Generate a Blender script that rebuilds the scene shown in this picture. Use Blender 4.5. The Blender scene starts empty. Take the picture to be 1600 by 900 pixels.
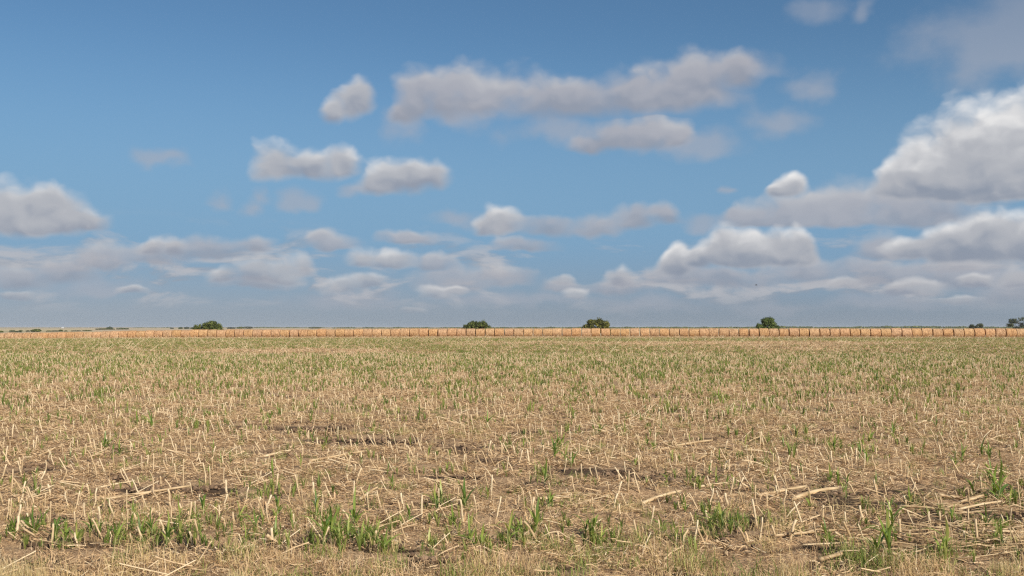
import bpy, math, random
import numpy as np
from mathutils import Vector, Euler

S = bpy.context.scene
COL = S.collection
R = math.radians
rng = np.random.default_rng(7)
random.seed(7)

# ------------------------------------------------------------------ camera
F_PX, EYE, HOR = 1555.6, 1.72, 511.5          # focal length and horizon, in units of the 1600 px wide photograph
cam_d = bpy.data.cameras.new('camera')
cam_d.lens, cam_d.sensor_width = 35.0, 36.0
cam_d.clip_start, cam_d.clip_end = 0.1, 30000
cam = bpy.data.objects.new('camera', cam_d)
COL.objects.link(cam)
cam.location = (0, 0, EYE)
cam.rotation_euler = (R(90) + math.atan((HOR - 450) / F_PX), 0, 0)
S.camera = cam

# ------------------------------------------------------------------ light and exposure
SUN_EL, SUN_ROT = 33.0, 146.0                 # the sun stands behind the camera, to its right
S.view_settings.view_transform = 'Standard'
S.view_settings.look = 'None'
S.view_settings.exposure = 0.0
S.view_settings.gamma = 1.0
S.cycles.max_bounces = 6
S.cycles.diffuse_bounces = 2
S.cycles.glossy_bounces = 1
S.cycles.transmission_bounces = 3
S.cycles.volume_bounces = 0
S.cycles.transparent_max_bounces = 4
S.cycles.use_denoising = False
S.cycles.sample_clamp_indirect = 4.0
S.cycles.filter_width = 1.3
sun_dir = Vector((math.sin(R(SUN_ROT)) * math.cos(R(SUN_EL)), math.cos(R(SUN_ROT)) * math.cos(R(SUN_EL)), math.sin(R(SUN_EL))))
sd = bpy.data.lights.new('sun', 'SUN')
sd.energy, sd.angle, sd.color = 4.85, R(0.55), (1.0, 0.92, 0.80)
sun = bpy.data.objects.new('sun', sd)
COL.objects.link(sun)
sun.rotation_euler = sun_dir.to_track_quat('Z', 'Y').to_euler()

# ------------------------------------------------------------------ node helpers
class NT:
    def __init__(s, tree):
        s.t = tree; s.n = tree.nodes; s.l = tree.links
    def new(s, kind, **kw):
        n = s.n.new(kind)
        for k, v in kw.items():
            setattr(n, k, v)
        return n
    def put(s, sock, v):
        if v is None: return
        if hasattr(v, 'is_output') or isinstance(v, bpy.types.NodeSocket):
            s.l.new(v, sock)
        else:
            sock.default_value = v
    def math(s, op, a, b=None, c=None, clamp=False):
        n = s.new('ShaderNodeMath', operation=op, use_clamp=clamp)
        for i, v in enumerate((a, b, c)): s.put(n.inputs[i], v)
        return n.outputs[0]
    def vec(s, op, a, b=None, c=None):
        n = s.new('ShaderNodeVectorMath', operation=op)
        for i, v in enumerate((a, b, c)): s.put(n.inputs[i], v)
        return n.outputs['Value'] if op in ('LENGTH', 'DOT_PRODUCT', 'DISTANCE') else n.outputs[0]
    def rng(s, v, a, b, c=0.0, d=1.0, smooth=True):
        n = s.new('ShaderNodeMapRange')
        n.interpolation_type = 'SMOOTHSTEP' if smooth else 'LINEAR'
        for i, x in enumerate((v, a, b, c, d)): s.put(n.inputs[i], x)
        return n.outputs[0]
    def mix(s, f, a, b):
        n = s.new('ShaderNodeMix', data_type='RGBA')
        s.put(n.inputs[0], f)
        for i, v in ((6, a), (7, b)):
            s.put(n.inputs[i], v if not isinstance(v, tuple) or len(v) == 4 else (*v, 1))
        return n.outputs[2]
    def noise(s, v, scale, detail=3, rough=0.55, dist=0.0, color=False, dim='3D'):
        n = s.new('ShaderNodeTexNoise')
        n.noise_dimensions = dim
        s.put(n.inputs['Vector'], v)
        n.inputs['Scale'].default_value = scale; n.inputs['Detail'].default_value = detail
        n.inputs['Roughness'].default_value = rough; n.inputs['Distortion'].default_value = dist
        return n.outputs['Color' if color else 'Fac']
    def noise2(s, *a, **k): return s.noise(*a, dim='2D', **k)
    def xyz(s, v):
        n = s.new('ShaderNodeSeparateXYZ'); s.put(n.inputs[0], v); return n.outputs
    def comb(s, x, y, z=0.0):
        n = s.new('ShaderNodeCombineXYZ')
        for i, v in enumerate((x, y, z)): s.put(n.inputs[i], v)
        return n.outputs[0]

# ------------------------------------------------------------------ sky
def azel(x, y):
    """direction (azimuth, elevation) of a point of the photograph"""
    vx, vz = (x - 800) / F_PX, (HOR - y) / F_PX
    return math.atan(vx), math.atan(vz / math.hypot(1, vx))

# clouds: (centre x, base y, half width, height above base, depth below base)
CL_WHITE = [(1660,298,100,165,16),(1600,298,90,146,16),(1540,300,72,122,16),(1490,300,62,118,16),(1442,300,54,90,14),(1404,298,42,58,12),
    (1243,296,32,28,12),(1222,298,20,14,10),
    (1545,394,78,70,14),(1615,396,66,58,14),(1475,397,66,46,12),(1415,398,42,30,10),
    (1132,410,44,54,10),(1175,410,56,48,10),(1222,410,50,46,10),(1258,408,26,48,12),(1056,422,26,42,12),(1090,412,24,26,10)]
CL_MID = [(40,352,80,56,18),(-10,350,50,60,18),(90,352,75,48,16),(140,352,42,24,10),(70,330,60,40,20),
    (632,284,60,46,20),(590,292,40,28,14),(672,280,36,32,14),
    (430,268,44,48,16),(480,270,60,36,14),(532,262,36,38,16),(556,160,30,44,16),(535,168,28,40,16),(512,178,26,26,14),
    (440,438,44,44,10),(392,436,52,38,10),(345,438,28,22,8),(472,424,26,30,8),
    (540,452,44,28,8),(578,446,34,20,6),(690,462,34,18,6),(720,456,24,12,6),(782,358,36,40,10),(752,360,24,24,8),
    (965,440,34,24,8),(903,464,22,18,6),(1440,456,50,22,8),(1405,458,34,14,6),(235,392,28,24,8),(275,392,26,20,8),(1580,442,44,26,8),(1520,440,30,16,6),
    (570,416,36,28,8),(615,416,50,24,8),(20,462,40,10,5),(200,458,34,10,5),(640,484,26,8,4),(1490,470,40,10,5),(880,440,26,14,6),(1320,448,40,16,6)]
CL_GREY = [(1085,150,95,76,26),(1000,160,120,56,22),(880,165,120,54,26),(760,160,85,68,22),(690,165,60,62,24),(645,170,36,66,26),(622,186,28,30,12),
    (1160,122,50,44,20),(950,222,60,42,16),(1010,222,70,46,18),(1062,218,30,36,12),(915,232,46,22,8),
    (850,360,66,26,12),(930,360,60,32,12),(985,352,44,38,14),(1040,346,34,28,12),
    (1250,352,100,60,10),(1330,352,92,76,10),(1420,346,92,70,14),(1180,355,60,34,8),(1480,340,80,50,12),
    (640,380,54,20,6),(525,388,50,26,6),(240,406,56,36,10),(330,400,90,32,8),(390,392,44,24,8),(170,412,60,34,12),(100,430,70,28,14),(30,440,60,28,12),
    (680,418,44,22,8),(720,446,80,38,14),(800,440,56,28,10),(390,448,80,20,8),(880,450,50,18,8),
    (1130,440,110,20,12),(1260,432,90,30,12),(1360,440,100,36,14),(1480,440,120,38,14),(1590,462,90,56,14),(1380,400,62,38,10),
    (820,388,60,20,6),(960,452,64,22,10),(1060,438,60,26,10)]
CL_FAINT = [(1205,105,60,24,16),(335,321,26,26,14),(390,324,26,24,16),(412,312,24,24,14),(462,324,34,34,13),(488,322,28,26,12),(240,254,32,22,12),(268,248,28,18,12),(1540,50,150,60,60),(1590,80,120,60,50),(1640,30,120,80,60),(1275,138,42,26,20),(1290,14,38,24,22),(1357,22,24,24,16),(1152,296,14,8,8),
    (615,196,40,34,22),(720,172,80,30,24),(860,206,60,24,26),(1105,225,60,26,22),(1210,186,60,24,24),(700,345,60,16,12),(1090,360,60,20,12),(560,300,40,14,12),
    (140,455,120,20,12),(560,470,120,18,12),(800,470,120,16,12),(1000,476,140,18,12),(1400,476,160,20,12),(1200,480,120,14,12)]

world = bpy.data.worlds.new('World'); S.world = world; world.use_nodes = True
world.cycles.sampling_method = 'MANUAL'; world.cycles.sample_map_resolution = 512
w = NT(world.node_tree); w.n.clear()
sky = w.new('ShaderNodeTexSky', sky_type='NISHITA')
sky.sun_disc = False
sky.sun_elevation, sky.sun_rotation = R(SUN_EL), R(SUN_ROT)
sky.altitude, sky.air_density, sky.dust_density, sky.ozone_density = 300, 1.0, 0.8, 2.2
tc = w.new('ShaderNodeTexCoord')
d = tc.outputs['Generated']
dx, dy, dz = w.xyz(d)
az = w.math('ARCTAN2', dx, dy); el = w.math('ARCSINE', dz)
P0 = w.comb(az, el, 1.0)

def blob_field(P, blobs, k=8):
    """returns density (1 in the middle, 0 at the outline) and height (0 at the flat base, 1 at the top)"""
    tot = None
    for cx, by, rx, up, dn in blobs:
        a, e = azel(cx, by)
        sx, sy = F_PX / rx * (1 + math.tan(a) ** 2), F_PX / up
        q = w.vec('MULTIPLY_ADD', P, (sx, sy, 1), (-a * sx, -e * sy, 0))
        ln = w.vec('LENGTH', w.vec('MAXIMUM', q, w.vec('MULTIPLY', q, (-1, -up / dn, 1))))
        wt = w.math('POWER', w.math('MAXIMUM', w.math('SUBTRACT', 2.0, ln), 0.0), k)
        sc_ = w.new('ShaderNodeVectorMath', operation='SCALE'); w.put(sc_.inputs[0], q); w.put(sc_.inputs['Scale'], wt); add = sc_.outputs[0]
        tot = add if tot is None else w.vec('ADD', tot, add)
    tx, ty, tz = w.xyz(tot)
    ln = w.math('SUBTRACT', 2.0, w.math('POWER', tz, 1.0 / k))
    dens = w.math('SUBTRACT', 1.0, w.math('SQRT', w.math('MAXIMUM', w.math('SUBTRACT', w.math('MULTIPLY', ln, ln), 1.0), 0.0)))
    return dens, w.math('DIVIDE', ty, w.math('MAXIMUM', tz, 1e-6))

# noise on the direction vector
nv = w.comb(az, w.math('MULTIPLY', el, 1.35), 0.3)
wn1 = w.noise2(nv, 9, 1.5, 0.5, color=True)
wn2 = w.noise2(nv, 34, 2, 0.5, color=True)
def warp(P, a1, a2):
    o1 = w.vec('MULTIPLY', w.vec('SUBTRACT', wn1, (0.5, 0.5, 0.5)), (a1, a1 * 0.5, 0))
    o2 = w.vec('MULTIPLY', w.vec('SUBTRACT', wn2, (0.5, 0.5, 0.5)), (a2, a2 * 0.8, 0))
    return w.vec('ADD', w.vec('ADD', P, o1), o2)
def voro(v, scale, smooth=0.35):
    n = w.new('ShaderNodeTexVoronoi', voronoi_dimensions='2D', feature='SMOOTH_F1')
    w.put(n.inputs['Vector'], v); n.inputs['Scale'].default_value = scale; n.inputs['Smoothness'].default_value = smooth
    return n.outputs['Distance']
def billow(v):
    """rounded heads of cloud: bright bumps of two sizes, broken up by plain noise"""
    v = w.vec('ADD', v, w.vec('MULTIPLY', w.vec('SUBTRACT', wn2, (0.5, 0.5, 0.5)), (0.018, 0.018, 0)))
    b1 = w.math('SUBTRACT', 0.42, voro(v, 26)); b2 = w.math('SUBTRACT', 0.42, voro(v, 62))
    n1 = w.math('SUBTRACT', w.noise2(v, 17, 4, 0.52), 0.5)
    return w.math('ADD', w.math('MULTIPLY', b1, 0.42), w.math('ADD', w.math('MULTIPLY', b2, 0.24), w.math('MULTIPLY', n1, 0.9)))
N0 = billow(nv); N1 = billow(w.vec('ADD', nv, (0.0045, 0.0125, 0)))
relief = w.math('SUBTRACT', N0, N1)
soft = w.noise2(nv, 20, 4, 0.52); softc = w.math('SUBTRACT', soft, 0.5)
big = w.math('SUBTRACT', w.noise2(nv, 8, 2, 0.5), 0.5)
# the rest of the sky, away from the part the photograph shows, goes on with like clouds
away = w.math('MAXIMUM', w.rng(w.math('ABSOLUTE', az), 0.56, 0.70), w.rng(el, 0.36, 0.46))
gn = w.noise2(w.comb(az, w.math('MULTIPLY', el, 2.4), 4.0), 3.2, 5, 0.55)
gen = w.math('SUBTRACT', w.math('MULTIPLY', away, w.rng(gn, 0.5, 0.72, 0.0, 1.6, False)), w.math('SUBTRACT', 1.0, away))

def cloud(amp, P, blobs, body, relf, stops, soft_, top_, extra=None):
    """opacity and colour of one bank of cloud: flat soft base in shade, firmer head in the sun"""
    D, H = blob_field(P, blobs)
    if extra is not None:
        D = w.math('MAXIMUM', D, extra)
    Dn = w.math('ADD', D, w.math('ADD', w.math('MULTIPLY', N0, amp), w.math('MULTIPLY', softc, amp * .5)))
    al = w.math('MULTIPLY', w.rng(Dn, -0.12, w.rng(H, 0.0, 0.6, soft_, soft_ * .5)), body)
    v = w.math('ADD', w.math('MULTIPLY', w.rng(H, -0.35, 1.05, 0.0, 1.0, False), 0.62), w.math('MULTIPLY', relief, relf))
    v = w.math('ADD', v, w.math('ADD', w.math('MULTIPLY', big, 0.45), w.rng(Dn, 0.05, 0.8, 0.22, 0.0)))
    col = w.mix(w.rng(v, 0.02, 0.42), stops[0], stops[1])
    col = w.mix(w.math('MULTIPLY', w.rng(v, 0.38, 0.90), top_), col, stops[2])
    return al, col
lowf = w.rng(el, 0.02, 0.10, 0.80, 1.0)
aA, colA = cloud(0.50, warp(P0, 0.020, 0.008), CL_WHITE, 0.98, 0.50, ((.27,.31,.385), (.44,.455,.495), (.86,.85,.84)), 0.60, w.rng(el, 0.02, 0.11, 0.7, 1.0), gen)
aM, colM = cloud(0.64, warp(P0, 0.022, 0.010), CL_MID, 0.92, 0.50, ((.30,.325,.39), (.465,.47,.50), (.76,.75,.745)), 0.85, lowf)
aB, colB = cloud(0.62, warp(P0, 0.026, 0.012), CL_GREY, w.rng(el, 0.03, 0.16, 0.72, 0.88), 0.42, ((.31,.33,.39), (.425,.425,.465), (.58,.57,.58)), 0.95, 1.0)
C, _h = blob_field(warp(P0, 0.05, 0.02), CL_FAINT)
C_n = w.math('ADD', C, w.math('MULTIPLY', softc, 1.3))
aC = w.math('MULTIPLY', w.rng(C_n, -0.25, 0.95), w.rng(el, 0.20, 0.30, 0.58, 0.42))
colC = (0.40, 0.42, 0.48)
# low stratocumulus far off, drawn out along the horizon
lv = w.comb(az, w.math('MULTIPLY', el, 3.6), 7.7)
ln_ = w.noise2(lv, 11, 5, 0.58, 0.3); ln2 = w.noise2(w.vec('ADD', lv, (0.006, 0.03, 0)), 11, 5, 0.58, 0.3)
aL = w.math('MULTIPLY', w.rng(ln_, 0.47, 0.70), w.math('MULTIPLY', w.rng(el, 0.004, 0.040), w.rng(el, 0.06, 0.115, 0.8, 0.0)))
colL = w.mix(w.rng(w.math('SUBTRACT', ln_, ln2), -0.10, 0.14), (0.31, 0.335, 0.39), (0.50, 0.495, 0.52))

K_SKY = 0.082
base = w.vec('MULTIPLY', sky.outputs[0], (K_SKY, K_SKY, K_SKY))
base = w.vec('MULTIPLY', base, (0.70, 0.94, 1.05))
hcol = w.mix(w.rng(az, -0.5, 0.25), (0.325, 0.380, 0.44), (0.262, 0.315, 0.375))
c0 = w.mix(w.rng(el, 0.05, 0.30, 0.88, 0.0), base, (0.195, 0.345, 0.53))
c0 = w.mix(w.rng(el, -0.01, 0.095, 0.97, 0.0), c0, hcol)
c0 = w.mix(aC, c0, colC)
c0 = w.mix(aL, c0, colL)
c0 = w.mix(aB, c0, colB)
c0 = w.mix(w.math('MULTIPLY', aM, w.rng(el, 0.015, 0.09, 0.7, 1.0)), c0, colM)
c0 = w.mix(aA, c0, colA)
low = w.rng(el, -0.002, 0.036, 0.9, 0.0)
c0 = w.mix(low, c0, hcol)
bg = w.new('ShaderNodeBackground'); w.l.new(c0, bg.inputs[0]); bg.inputs[1].default_value = 1.0
wo = w.new('ShaderNodeOutputWorld'); w.l.new(bg.outputs[0], wo.inputs[0])

# ------------------------------------------------------------------ terrain
def sst(x):
    x = np.clip(x, 0, 1); return x * x * (3 - 2 * x)
def wob(x, y, s, seed=0.0):
    """cheap smooth noise, about -1..1"""
    x = x / s; y = y / s
    return (np.sin(x * 1.31 + 2.1 * np.sin(y * 0.83 + seed) + seed) + np.sin(y * 1.57 + 1.7 * np.sin(x * 0.71 + seed * 2.3))
            + np.sin((x + y) * 0.93 + 1.3 * np.sin((x - y) * 1.13 + seed))) / 3
DIP_X = [-400, -98, -85, -73, -60, -48, -24, -7, 95, 400]
DIP_Z = [-1.2, -.87, -.72, -.47, -.27, -.185, -.10, 0, -.01, -.2]
def ground_z(X, Y, fine=True):
    X = np.asarray(X, float); Y = np.asarray(Y, float)
    u = X * 190 / np.maximum(Y, 190)
    amp = np.interp(u, DIP_X, DIP_Z)
    z = amp * (0.3 * sst((Y - 110) / 55) + 0.7 * sst((Y - 165) / 22)) * (1 - sst((Y - 600) / 2200))
    z = z + np.maximum(Y - 2500, 0) * 0.0005 - 0.25 * sst((Y - 220) / 200) * (1 - sst((Y - 500) / 900))
    if fine:
        k = 1 - sst((Y - 25) / 60)
        z = z + k * (0.018 * np.cos(Y * 2 * math.pi / 0.76 + wob(X, Y, 2.2, 1.0)) * (1 - sst((8.2 - Y) / 0.5)) + 0.022 * wob(X, Y, 0.55, 3.0) + 0.014 * wob(X, Y, 0.16, 5.0))
        z = z - 0.03 * sst((8.0 - Y) / 1.2)
    return z
def gz1(x, y): return float(ground_z(x, y))
def px2ground(px, py, z0=0.0):
    Y = F_PX * (EYE - z0) / (py - HOR)
    return (px - 800) / F_PX * Y, Y

# streaks of bare soil between the straw, with furrow shade painted in (photo x, y, half width, half height in metres)
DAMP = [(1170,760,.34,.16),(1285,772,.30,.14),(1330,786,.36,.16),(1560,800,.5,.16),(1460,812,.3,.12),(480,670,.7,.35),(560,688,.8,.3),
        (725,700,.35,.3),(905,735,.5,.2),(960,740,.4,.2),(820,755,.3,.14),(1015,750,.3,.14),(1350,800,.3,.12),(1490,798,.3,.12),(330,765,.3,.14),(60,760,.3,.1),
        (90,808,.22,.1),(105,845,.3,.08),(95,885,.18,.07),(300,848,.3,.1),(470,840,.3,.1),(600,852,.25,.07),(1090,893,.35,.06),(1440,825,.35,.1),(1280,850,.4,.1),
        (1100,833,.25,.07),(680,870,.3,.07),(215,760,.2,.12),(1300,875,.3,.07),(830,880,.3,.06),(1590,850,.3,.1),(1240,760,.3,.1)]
BARE_SHADE_P = [(*px2ground(a, b), c, e) for a, b, c, e in DAMP]
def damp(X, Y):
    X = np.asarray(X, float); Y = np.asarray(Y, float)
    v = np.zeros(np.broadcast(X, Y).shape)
    for x, y, a, b in BARE_SHADE_P:
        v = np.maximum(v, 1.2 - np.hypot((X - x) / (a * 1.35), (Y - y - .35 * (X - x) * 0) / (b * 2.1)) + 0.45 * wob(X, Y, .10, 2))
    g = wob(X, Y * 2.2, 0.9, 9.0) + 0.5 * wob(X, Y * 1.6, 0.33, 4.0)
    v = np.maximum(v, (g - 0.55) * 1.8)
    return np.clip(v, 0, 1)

# ------------------------------------------------------------------ materials
def principled(name, rough=0.7, spec=0.2):
    m = bpy.data.materials.new(name); m.use_nodes = True
    t = NT(m.node_tree); p = t.n['Principled BSDF']
    p.inputs['Roughness'].default_value = rough
    p.inputs['Specular IOR Level'].default_value = spec
    return m, t, p

def mat_ramp(name, stops, rough=0.65, spec=0.25, trans=0.0, rnd=0.35, streak=None, tcol=(1.0, 1.0, 1.0)):
    """colour runs along the stops by the mesh's own 'tint' value plus a per-object offset"""
    m, t, p = principled(name, rough, spec)
    a = t.new('ShaderNodeAttribute', attribute_name='tint')
    oi = t.new('ShaderNodeObjectInfo')
    f = t.math('ADD', a.outputs['Fac'], t.math('MULTIPLY', t.math('SUBTRACT', oi.outputs['Random'], 0.5), rnd))
    if streak:
        geo = t.new('ShaderNodeTexCoord')
        f = t.math('ADD', f, t.math('MULTIPLY', t.math('SUBTRACT', t.noise(geo.outputs['Object'], streak, 3, 0.6), 0.5), 0.45))
    r = t.new('ShaderNodeValToRGB'); t.l.new(f, r.inputs[0])
    el_ = r.color_ramp.elements
    while len(el_) < len(stops): el_.new(0.5)
    for e_, (pos, c) in zip(el_, stops):
        e_.position = pos; e_.color = (*c, 1)
    t.l.new(r.outputs[0], p.inputs['Base Color'])
    if trans:
        tr = t.new('ShaderNodeBsdfTranslucent')
        t.l.new(t.vec('MULTIPLY', r.outputs[0], tcol), tr.inputs[0])
        mx = t.new('ShaderNodeMixShader'); mx.inputs[0].default_value = trans
        t.l.new(p.outputs[0], mx.inputs[1]); t.l.new(tr.outputs[0], mx.inputs[2])
        t.l.new(mx.outputs[0], t.n['Material Output'].inputs[0])
    return m

M_STALK = mat_ramp('dry_stalk', [(0, (.28,.175,.09)), (.3, (.48,.335,.18)), (.65, (.64,.475,.28)), (1, (.74,.59,.38))], .5, .35, 0, .5, 26)
M_STRAW = mat_ramp('straw', [(0, (.13,.08,.04)), (.2, (.42,.265,.135)), (.5, (.68,.46,.25)), (.85, (.82,.61,.37)), (1, (.88,.72,.48))], .6, .25, .12, .2)
M_DRYGRASS = mat_ramp('dry_grass', [(0, (.20,.125,.06)), (.25, (.54,.37,.17)), (.6, (.76,.57,.28)), (1, (.84,.68,.38))], .6, .25, .2, .35)
M_GRASSGREEN = mat_ramp('green_grass', [(0, (.10,.16,.03)), (.5, (.25,.31,.07)), (1, (.50,.48,.16))], .55, .3, .25, .5)
M_LEAF = mat_ramp('sorghum_leaf', [(0, (.055,.105,.02)), (.35, (.14,.23,.045)), (.7, (.30,.39,.075)), (1, (.50,.50,.15))], .42, .4, .3, .5, 8, (1.2, 1.2, .6))
M_FARGREEN = mat_ramp('regrowth_leaf', [(0, (.10,.155,.03)), (.5, (.22,.28,.065)), (1, (.42,.43,.13))], .5, .3, .3, .7, None, (1.2, 1.2, .6))
M_STEM = mat_ramp('sorghum_stem', [(0, (.20,.22,.07)), (1, (.52,.50,.26))], .5, .35, 0, .4)
M_BUSH = mat_ramp('bush_leaf', [(0, (.04,.054,.014)), (.5, (.12,.15,.034)), (.85, (.23,.26,.06)), (1, (.30,.31,.08))], .5, .3, .2, .1)
M_BUSH2 = mat_ramp('pale_leaf', [(0, (.05,.065,.035)), (.5, (.10,.12,.065)), (1, (.19,.20,.11))], .5, .3, .2, .1)
M_BARK = mat_ramp('bark', [(0, (.06,.045,.035)), (1, (.16,.12,.09))], .9, .1, 0, .3, 6)

# soil
M_SOIL, t, p = principled('soil', .92, .08)
tc_ = t.new('ShaderNodeTexCoord'); geo = t.new('ShaderNodeNewGeometry')
pos = geo.outputs['Position']; X_, Y_, Z_ = t.xyz(pos)
bare_shadeA = t.new('ShaderNodeAttribute', attribute_name='damp').outputs['Fac']
n_fine = t.noise(pos, 46, 4, .7); n_mid = t.noise(pos, 7, 4, .6); n_big = t.noise(pos, 0.35, 3, .5)
strw = t.noise(t.vec('MULTIPLY', pos, (16, 60, 1)), 1.0, 3, .6, .4)
c = t.mix(t.rng(n_mid, .3, .7), (.27,.165,.09), (.46,.30,.17))
c = t.mix(t.rng(n_fine, .44, .66), c, (.60,.41,.235))
c = t.mix(t.math('MULTIPLY', t.rng(strw, .52, .66), .7), c, (.70,.51,.30))
c = t.mix(t.math('MULTIPLY', t.rng(n_fine, .60, .44), .45), c, (.13,.085,.055))
c = t.mix(t.rng(bare_shadeA, .2, .5, 0, .94), c, t.mix(n_fine, (.035,.025,.019), (.13,.085,.055)))  # furrow shade painted into the bare soil's base colour
# further off the sheet carries the mean colour of the stubble, then the pale fields beyond the bales
far = t.rng(Y_, 60, 130)
fcol = t.mix(t.rng(t.noise(t.vec('MULTIPLY', pos, (.05,.16,1)), 1, 4, .6), .35, .65), (.50,.37,.19), (.64,.48,.27))
c = t.mix(t.math('MULTIPLY', far, .75), c, fcol)
f2 = t.rng(Y_, 205, 240)
strip = t.noise(t.vec('MULTIPLY', pos, (.0012,.0035,1)), 1, 2, .5, .6)
ffield = t.mix(t.rng(strip, .42, .58, smooth=True), (.52,.39,.27), (.55,.45,.27))
ffield = t.mix(t.rng(t.noise(t.vec('MULTIPLY', pos, (.004,.011,1)), 1, 3, .5), .56, .62), ffield, (.36,.33,.18))
c = t.mix(f2, c, ffield)
t.l.new(c, p.inputs['Base Color'])
bmp = t.new('ShaderNodeBump'); bmp.inputs['Strength'].default_value = .9; bmp.inputs['Distance'].default_value = .012
t.l.new(t.math('ADD', n_fine, t.math('MULTIPLY', n_mid, 1.5)), bmp.inputs['Height']); t.l.new(bmp.outputs[0], p.inputs['Normal'])

# bales
M_BALE, t, p = principled('baled_straw', .85, .12)
tc_ = t.new('ShaderNodeTexCoord'); oi = t.new('ShaderNodeObjectInfo'); o = t.vec('ADD', tc_.outputs['Object'], t.comb(t.math('MULTIPLY', oi.outputs['Random'], 40), 0, 0))
wrap = t.noise(t.vec('MULTIPLY', o, (9, 1.4, 1.4)), 1.0, 4, .65)
blot = t.noise(o, 3.6, 4, .65); fine = t.noise(o, 22, 3, .7)
c = t.mix(t.rng(t.math('ADD', t.math('MULTIPLY', wrap, .55), t.math('MULTIPLY', blot, .45)), .36, .62), (.29,.15,.07), (.66,.40,.21))
c = t.mix(t.math('MULTIPLY', t.rng(fine, .48, .68), .6), c, (.74,.55,.34))
c = t.mix(t.math('MULTIPLY', t.rng(t.noise(o, 5, 3, .6), .55, .68), .8), c, (.22,.115,.055))
hs = t.new('ShaderNodeHueSaturation')
t.l.new(t.rng(oi.outputs['Random'], 0, 1, .92, 1.06, False), hs.inputs['Value'])
t.l.new(t.rng(t.math('FRACT', t.math('MULTIPLY', oi.outputs['Random'], 17.3)), 0, 1, .94, 1.06, False), hs.inputs['Saturation'])
t.l.new(t.rng(t.math('FRACT', t.math('MULTIPLY', oi.outputs['Random'], 7.7)), 0, 1, .497, .504, False), hs.inputs['Hue'])
t.l.new(c, hs.inputs['Color']); t.l.new(hs.outputs[0], p.inputs['Base Color'])
bmp = t.new('ShaderNodeBump'); bmp.inputs['Strength'].default_value = .8; bmp.inputs['Distance'].default_value = .05
t.l.new(t.math('ADD', blot, fine), bmp.inputs['Height']); t.l.new(bmp.outputs[0], p.inputs['Normal'])

def flat_mat(name, col, rough=.6):
    m, t, p = principled(name, rough)
    tcx = t.new('ShaderNodeTexCoord')
    t.l.new(t.mix(t.noise(tcx.outputs['Object'], 3, 3), tuple(x * .88 for x in col), tuple(min(1, x * 1.08) for x in col)), p.inputs['Base Color'])
    return m

# ------------------------------------------------------------------ mesh helpers
class MB:
    """collects faces with a tint value per vertex and links them as ONE mesh"""
    def __init__(s): s.v = []; s.f = []; s.t = []
    def add(s, vs, fs, tint):
        n = len(s.v); s.v += [tuple(v) for v in vs]; s.f += [tuple(i + n for i in f) for f in fs]
        s.t += list(tint) if hasattr(tint, '__len__') else [tint] * len(vs)
    def ribbon(s, pts, side, w0, w1=None, tint=.5, fold=0.0, prof=None):
        """strip along pts; side = sideways unit vector; fold lifts the edges above the midrib"""
        n = len(pts); vs = []; w1 = w0 if w1 is None else w1
        for i, q in enumerate(pts):
            k = i / (n - 1); wd = (w0 + (w1 - w0) * k) * (prof(k) if prof else 1) * .5
            q = Vector(q)
            if fold: vs += [q - side * wd + Vector((0, 0, fold * wd)), q, q + side * wd + Vector((0, 0, fold * wd))]
            else: vs += [q - side * wd, q + side * wd]
        m = 3 if fold else 2
        fs = []
        for i in range(n - 1):
            for j in range(m - 1):
                fs.append((i * m + j, i * m + j + 1, (i + 1) * m + j + 1, (i + 1) * m + j))
        s.add(vs, fs, tint)
    def tube(s, pts, rad, n=6, tint=.5, cap=True):
        vs = []; fs = []
        L = len(pts); pts = [Vector(q) for q in pts]
        for i, q in enumerate(pts):
            tdir = (pts[min(i + 1, L - 1)] - pts[max(i - 1, 0)]).normalized()
            a = tdir.orthogonal().normalized(); b = tdir.cross(a)
            r = rad[i] if hasattr(rad, '__len__') else rad
            for j in range(n):
                an = 2 * math.pi * j / n
                vs.append(q + (a * math.cos(an) + b * math.sin(an)) * r)
        for i in range(L - 1):
            for j in range(n):
                fs.append((i * n + j, i * n + (j + 1) % n, (i + 1) * n + (j + 1) % n, (i + 1) * n + j))
        if cap:
            fs.append(tuple(range(n))[::-1]); fs.append(tuple(range((L - 1) * n, L * n)))
        tv = []
        for i in range(L): tv += [tint[i] if hasattr(tint, '__len__') else tint] * n
        s.add(vs, fs, tv)
    def mesh(s, name, mat, smooth=False):
        me = bpy.data.meshes.new(name); me.from_pydata(s.v, [], s.f); me.materials.append(mat)
        a = me.attributes.new('tint', 'FLOAT', 'POINT'); a.data.foreach_set('value', np.array(s.t, dtype=np.float32))
        if smooth: me.polygons.foreach_set('use_smooth', [True] * len(me.polygons))
        me.update(); return me
def obj(name, me, parent=None, loc=(0, 0, 0), rot=(0, 0, 0), scale=(1, 1, 1)):
    o = bpy.data.objects.new(name, me); COL.objects.link(o)
    o.location = loc; o.rotation_euler = rot; o.scale = scale
    if parent: o.parent = parent
    return o
def tag(o, label=None, cat=None, group=None, kind=None):
    if label: o['label'] = label
    if cat: o['category'] = cat
    if group: o['group'] = group
    if kind: o['kind'] = kind
    return o
U = random.uniform

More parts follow.
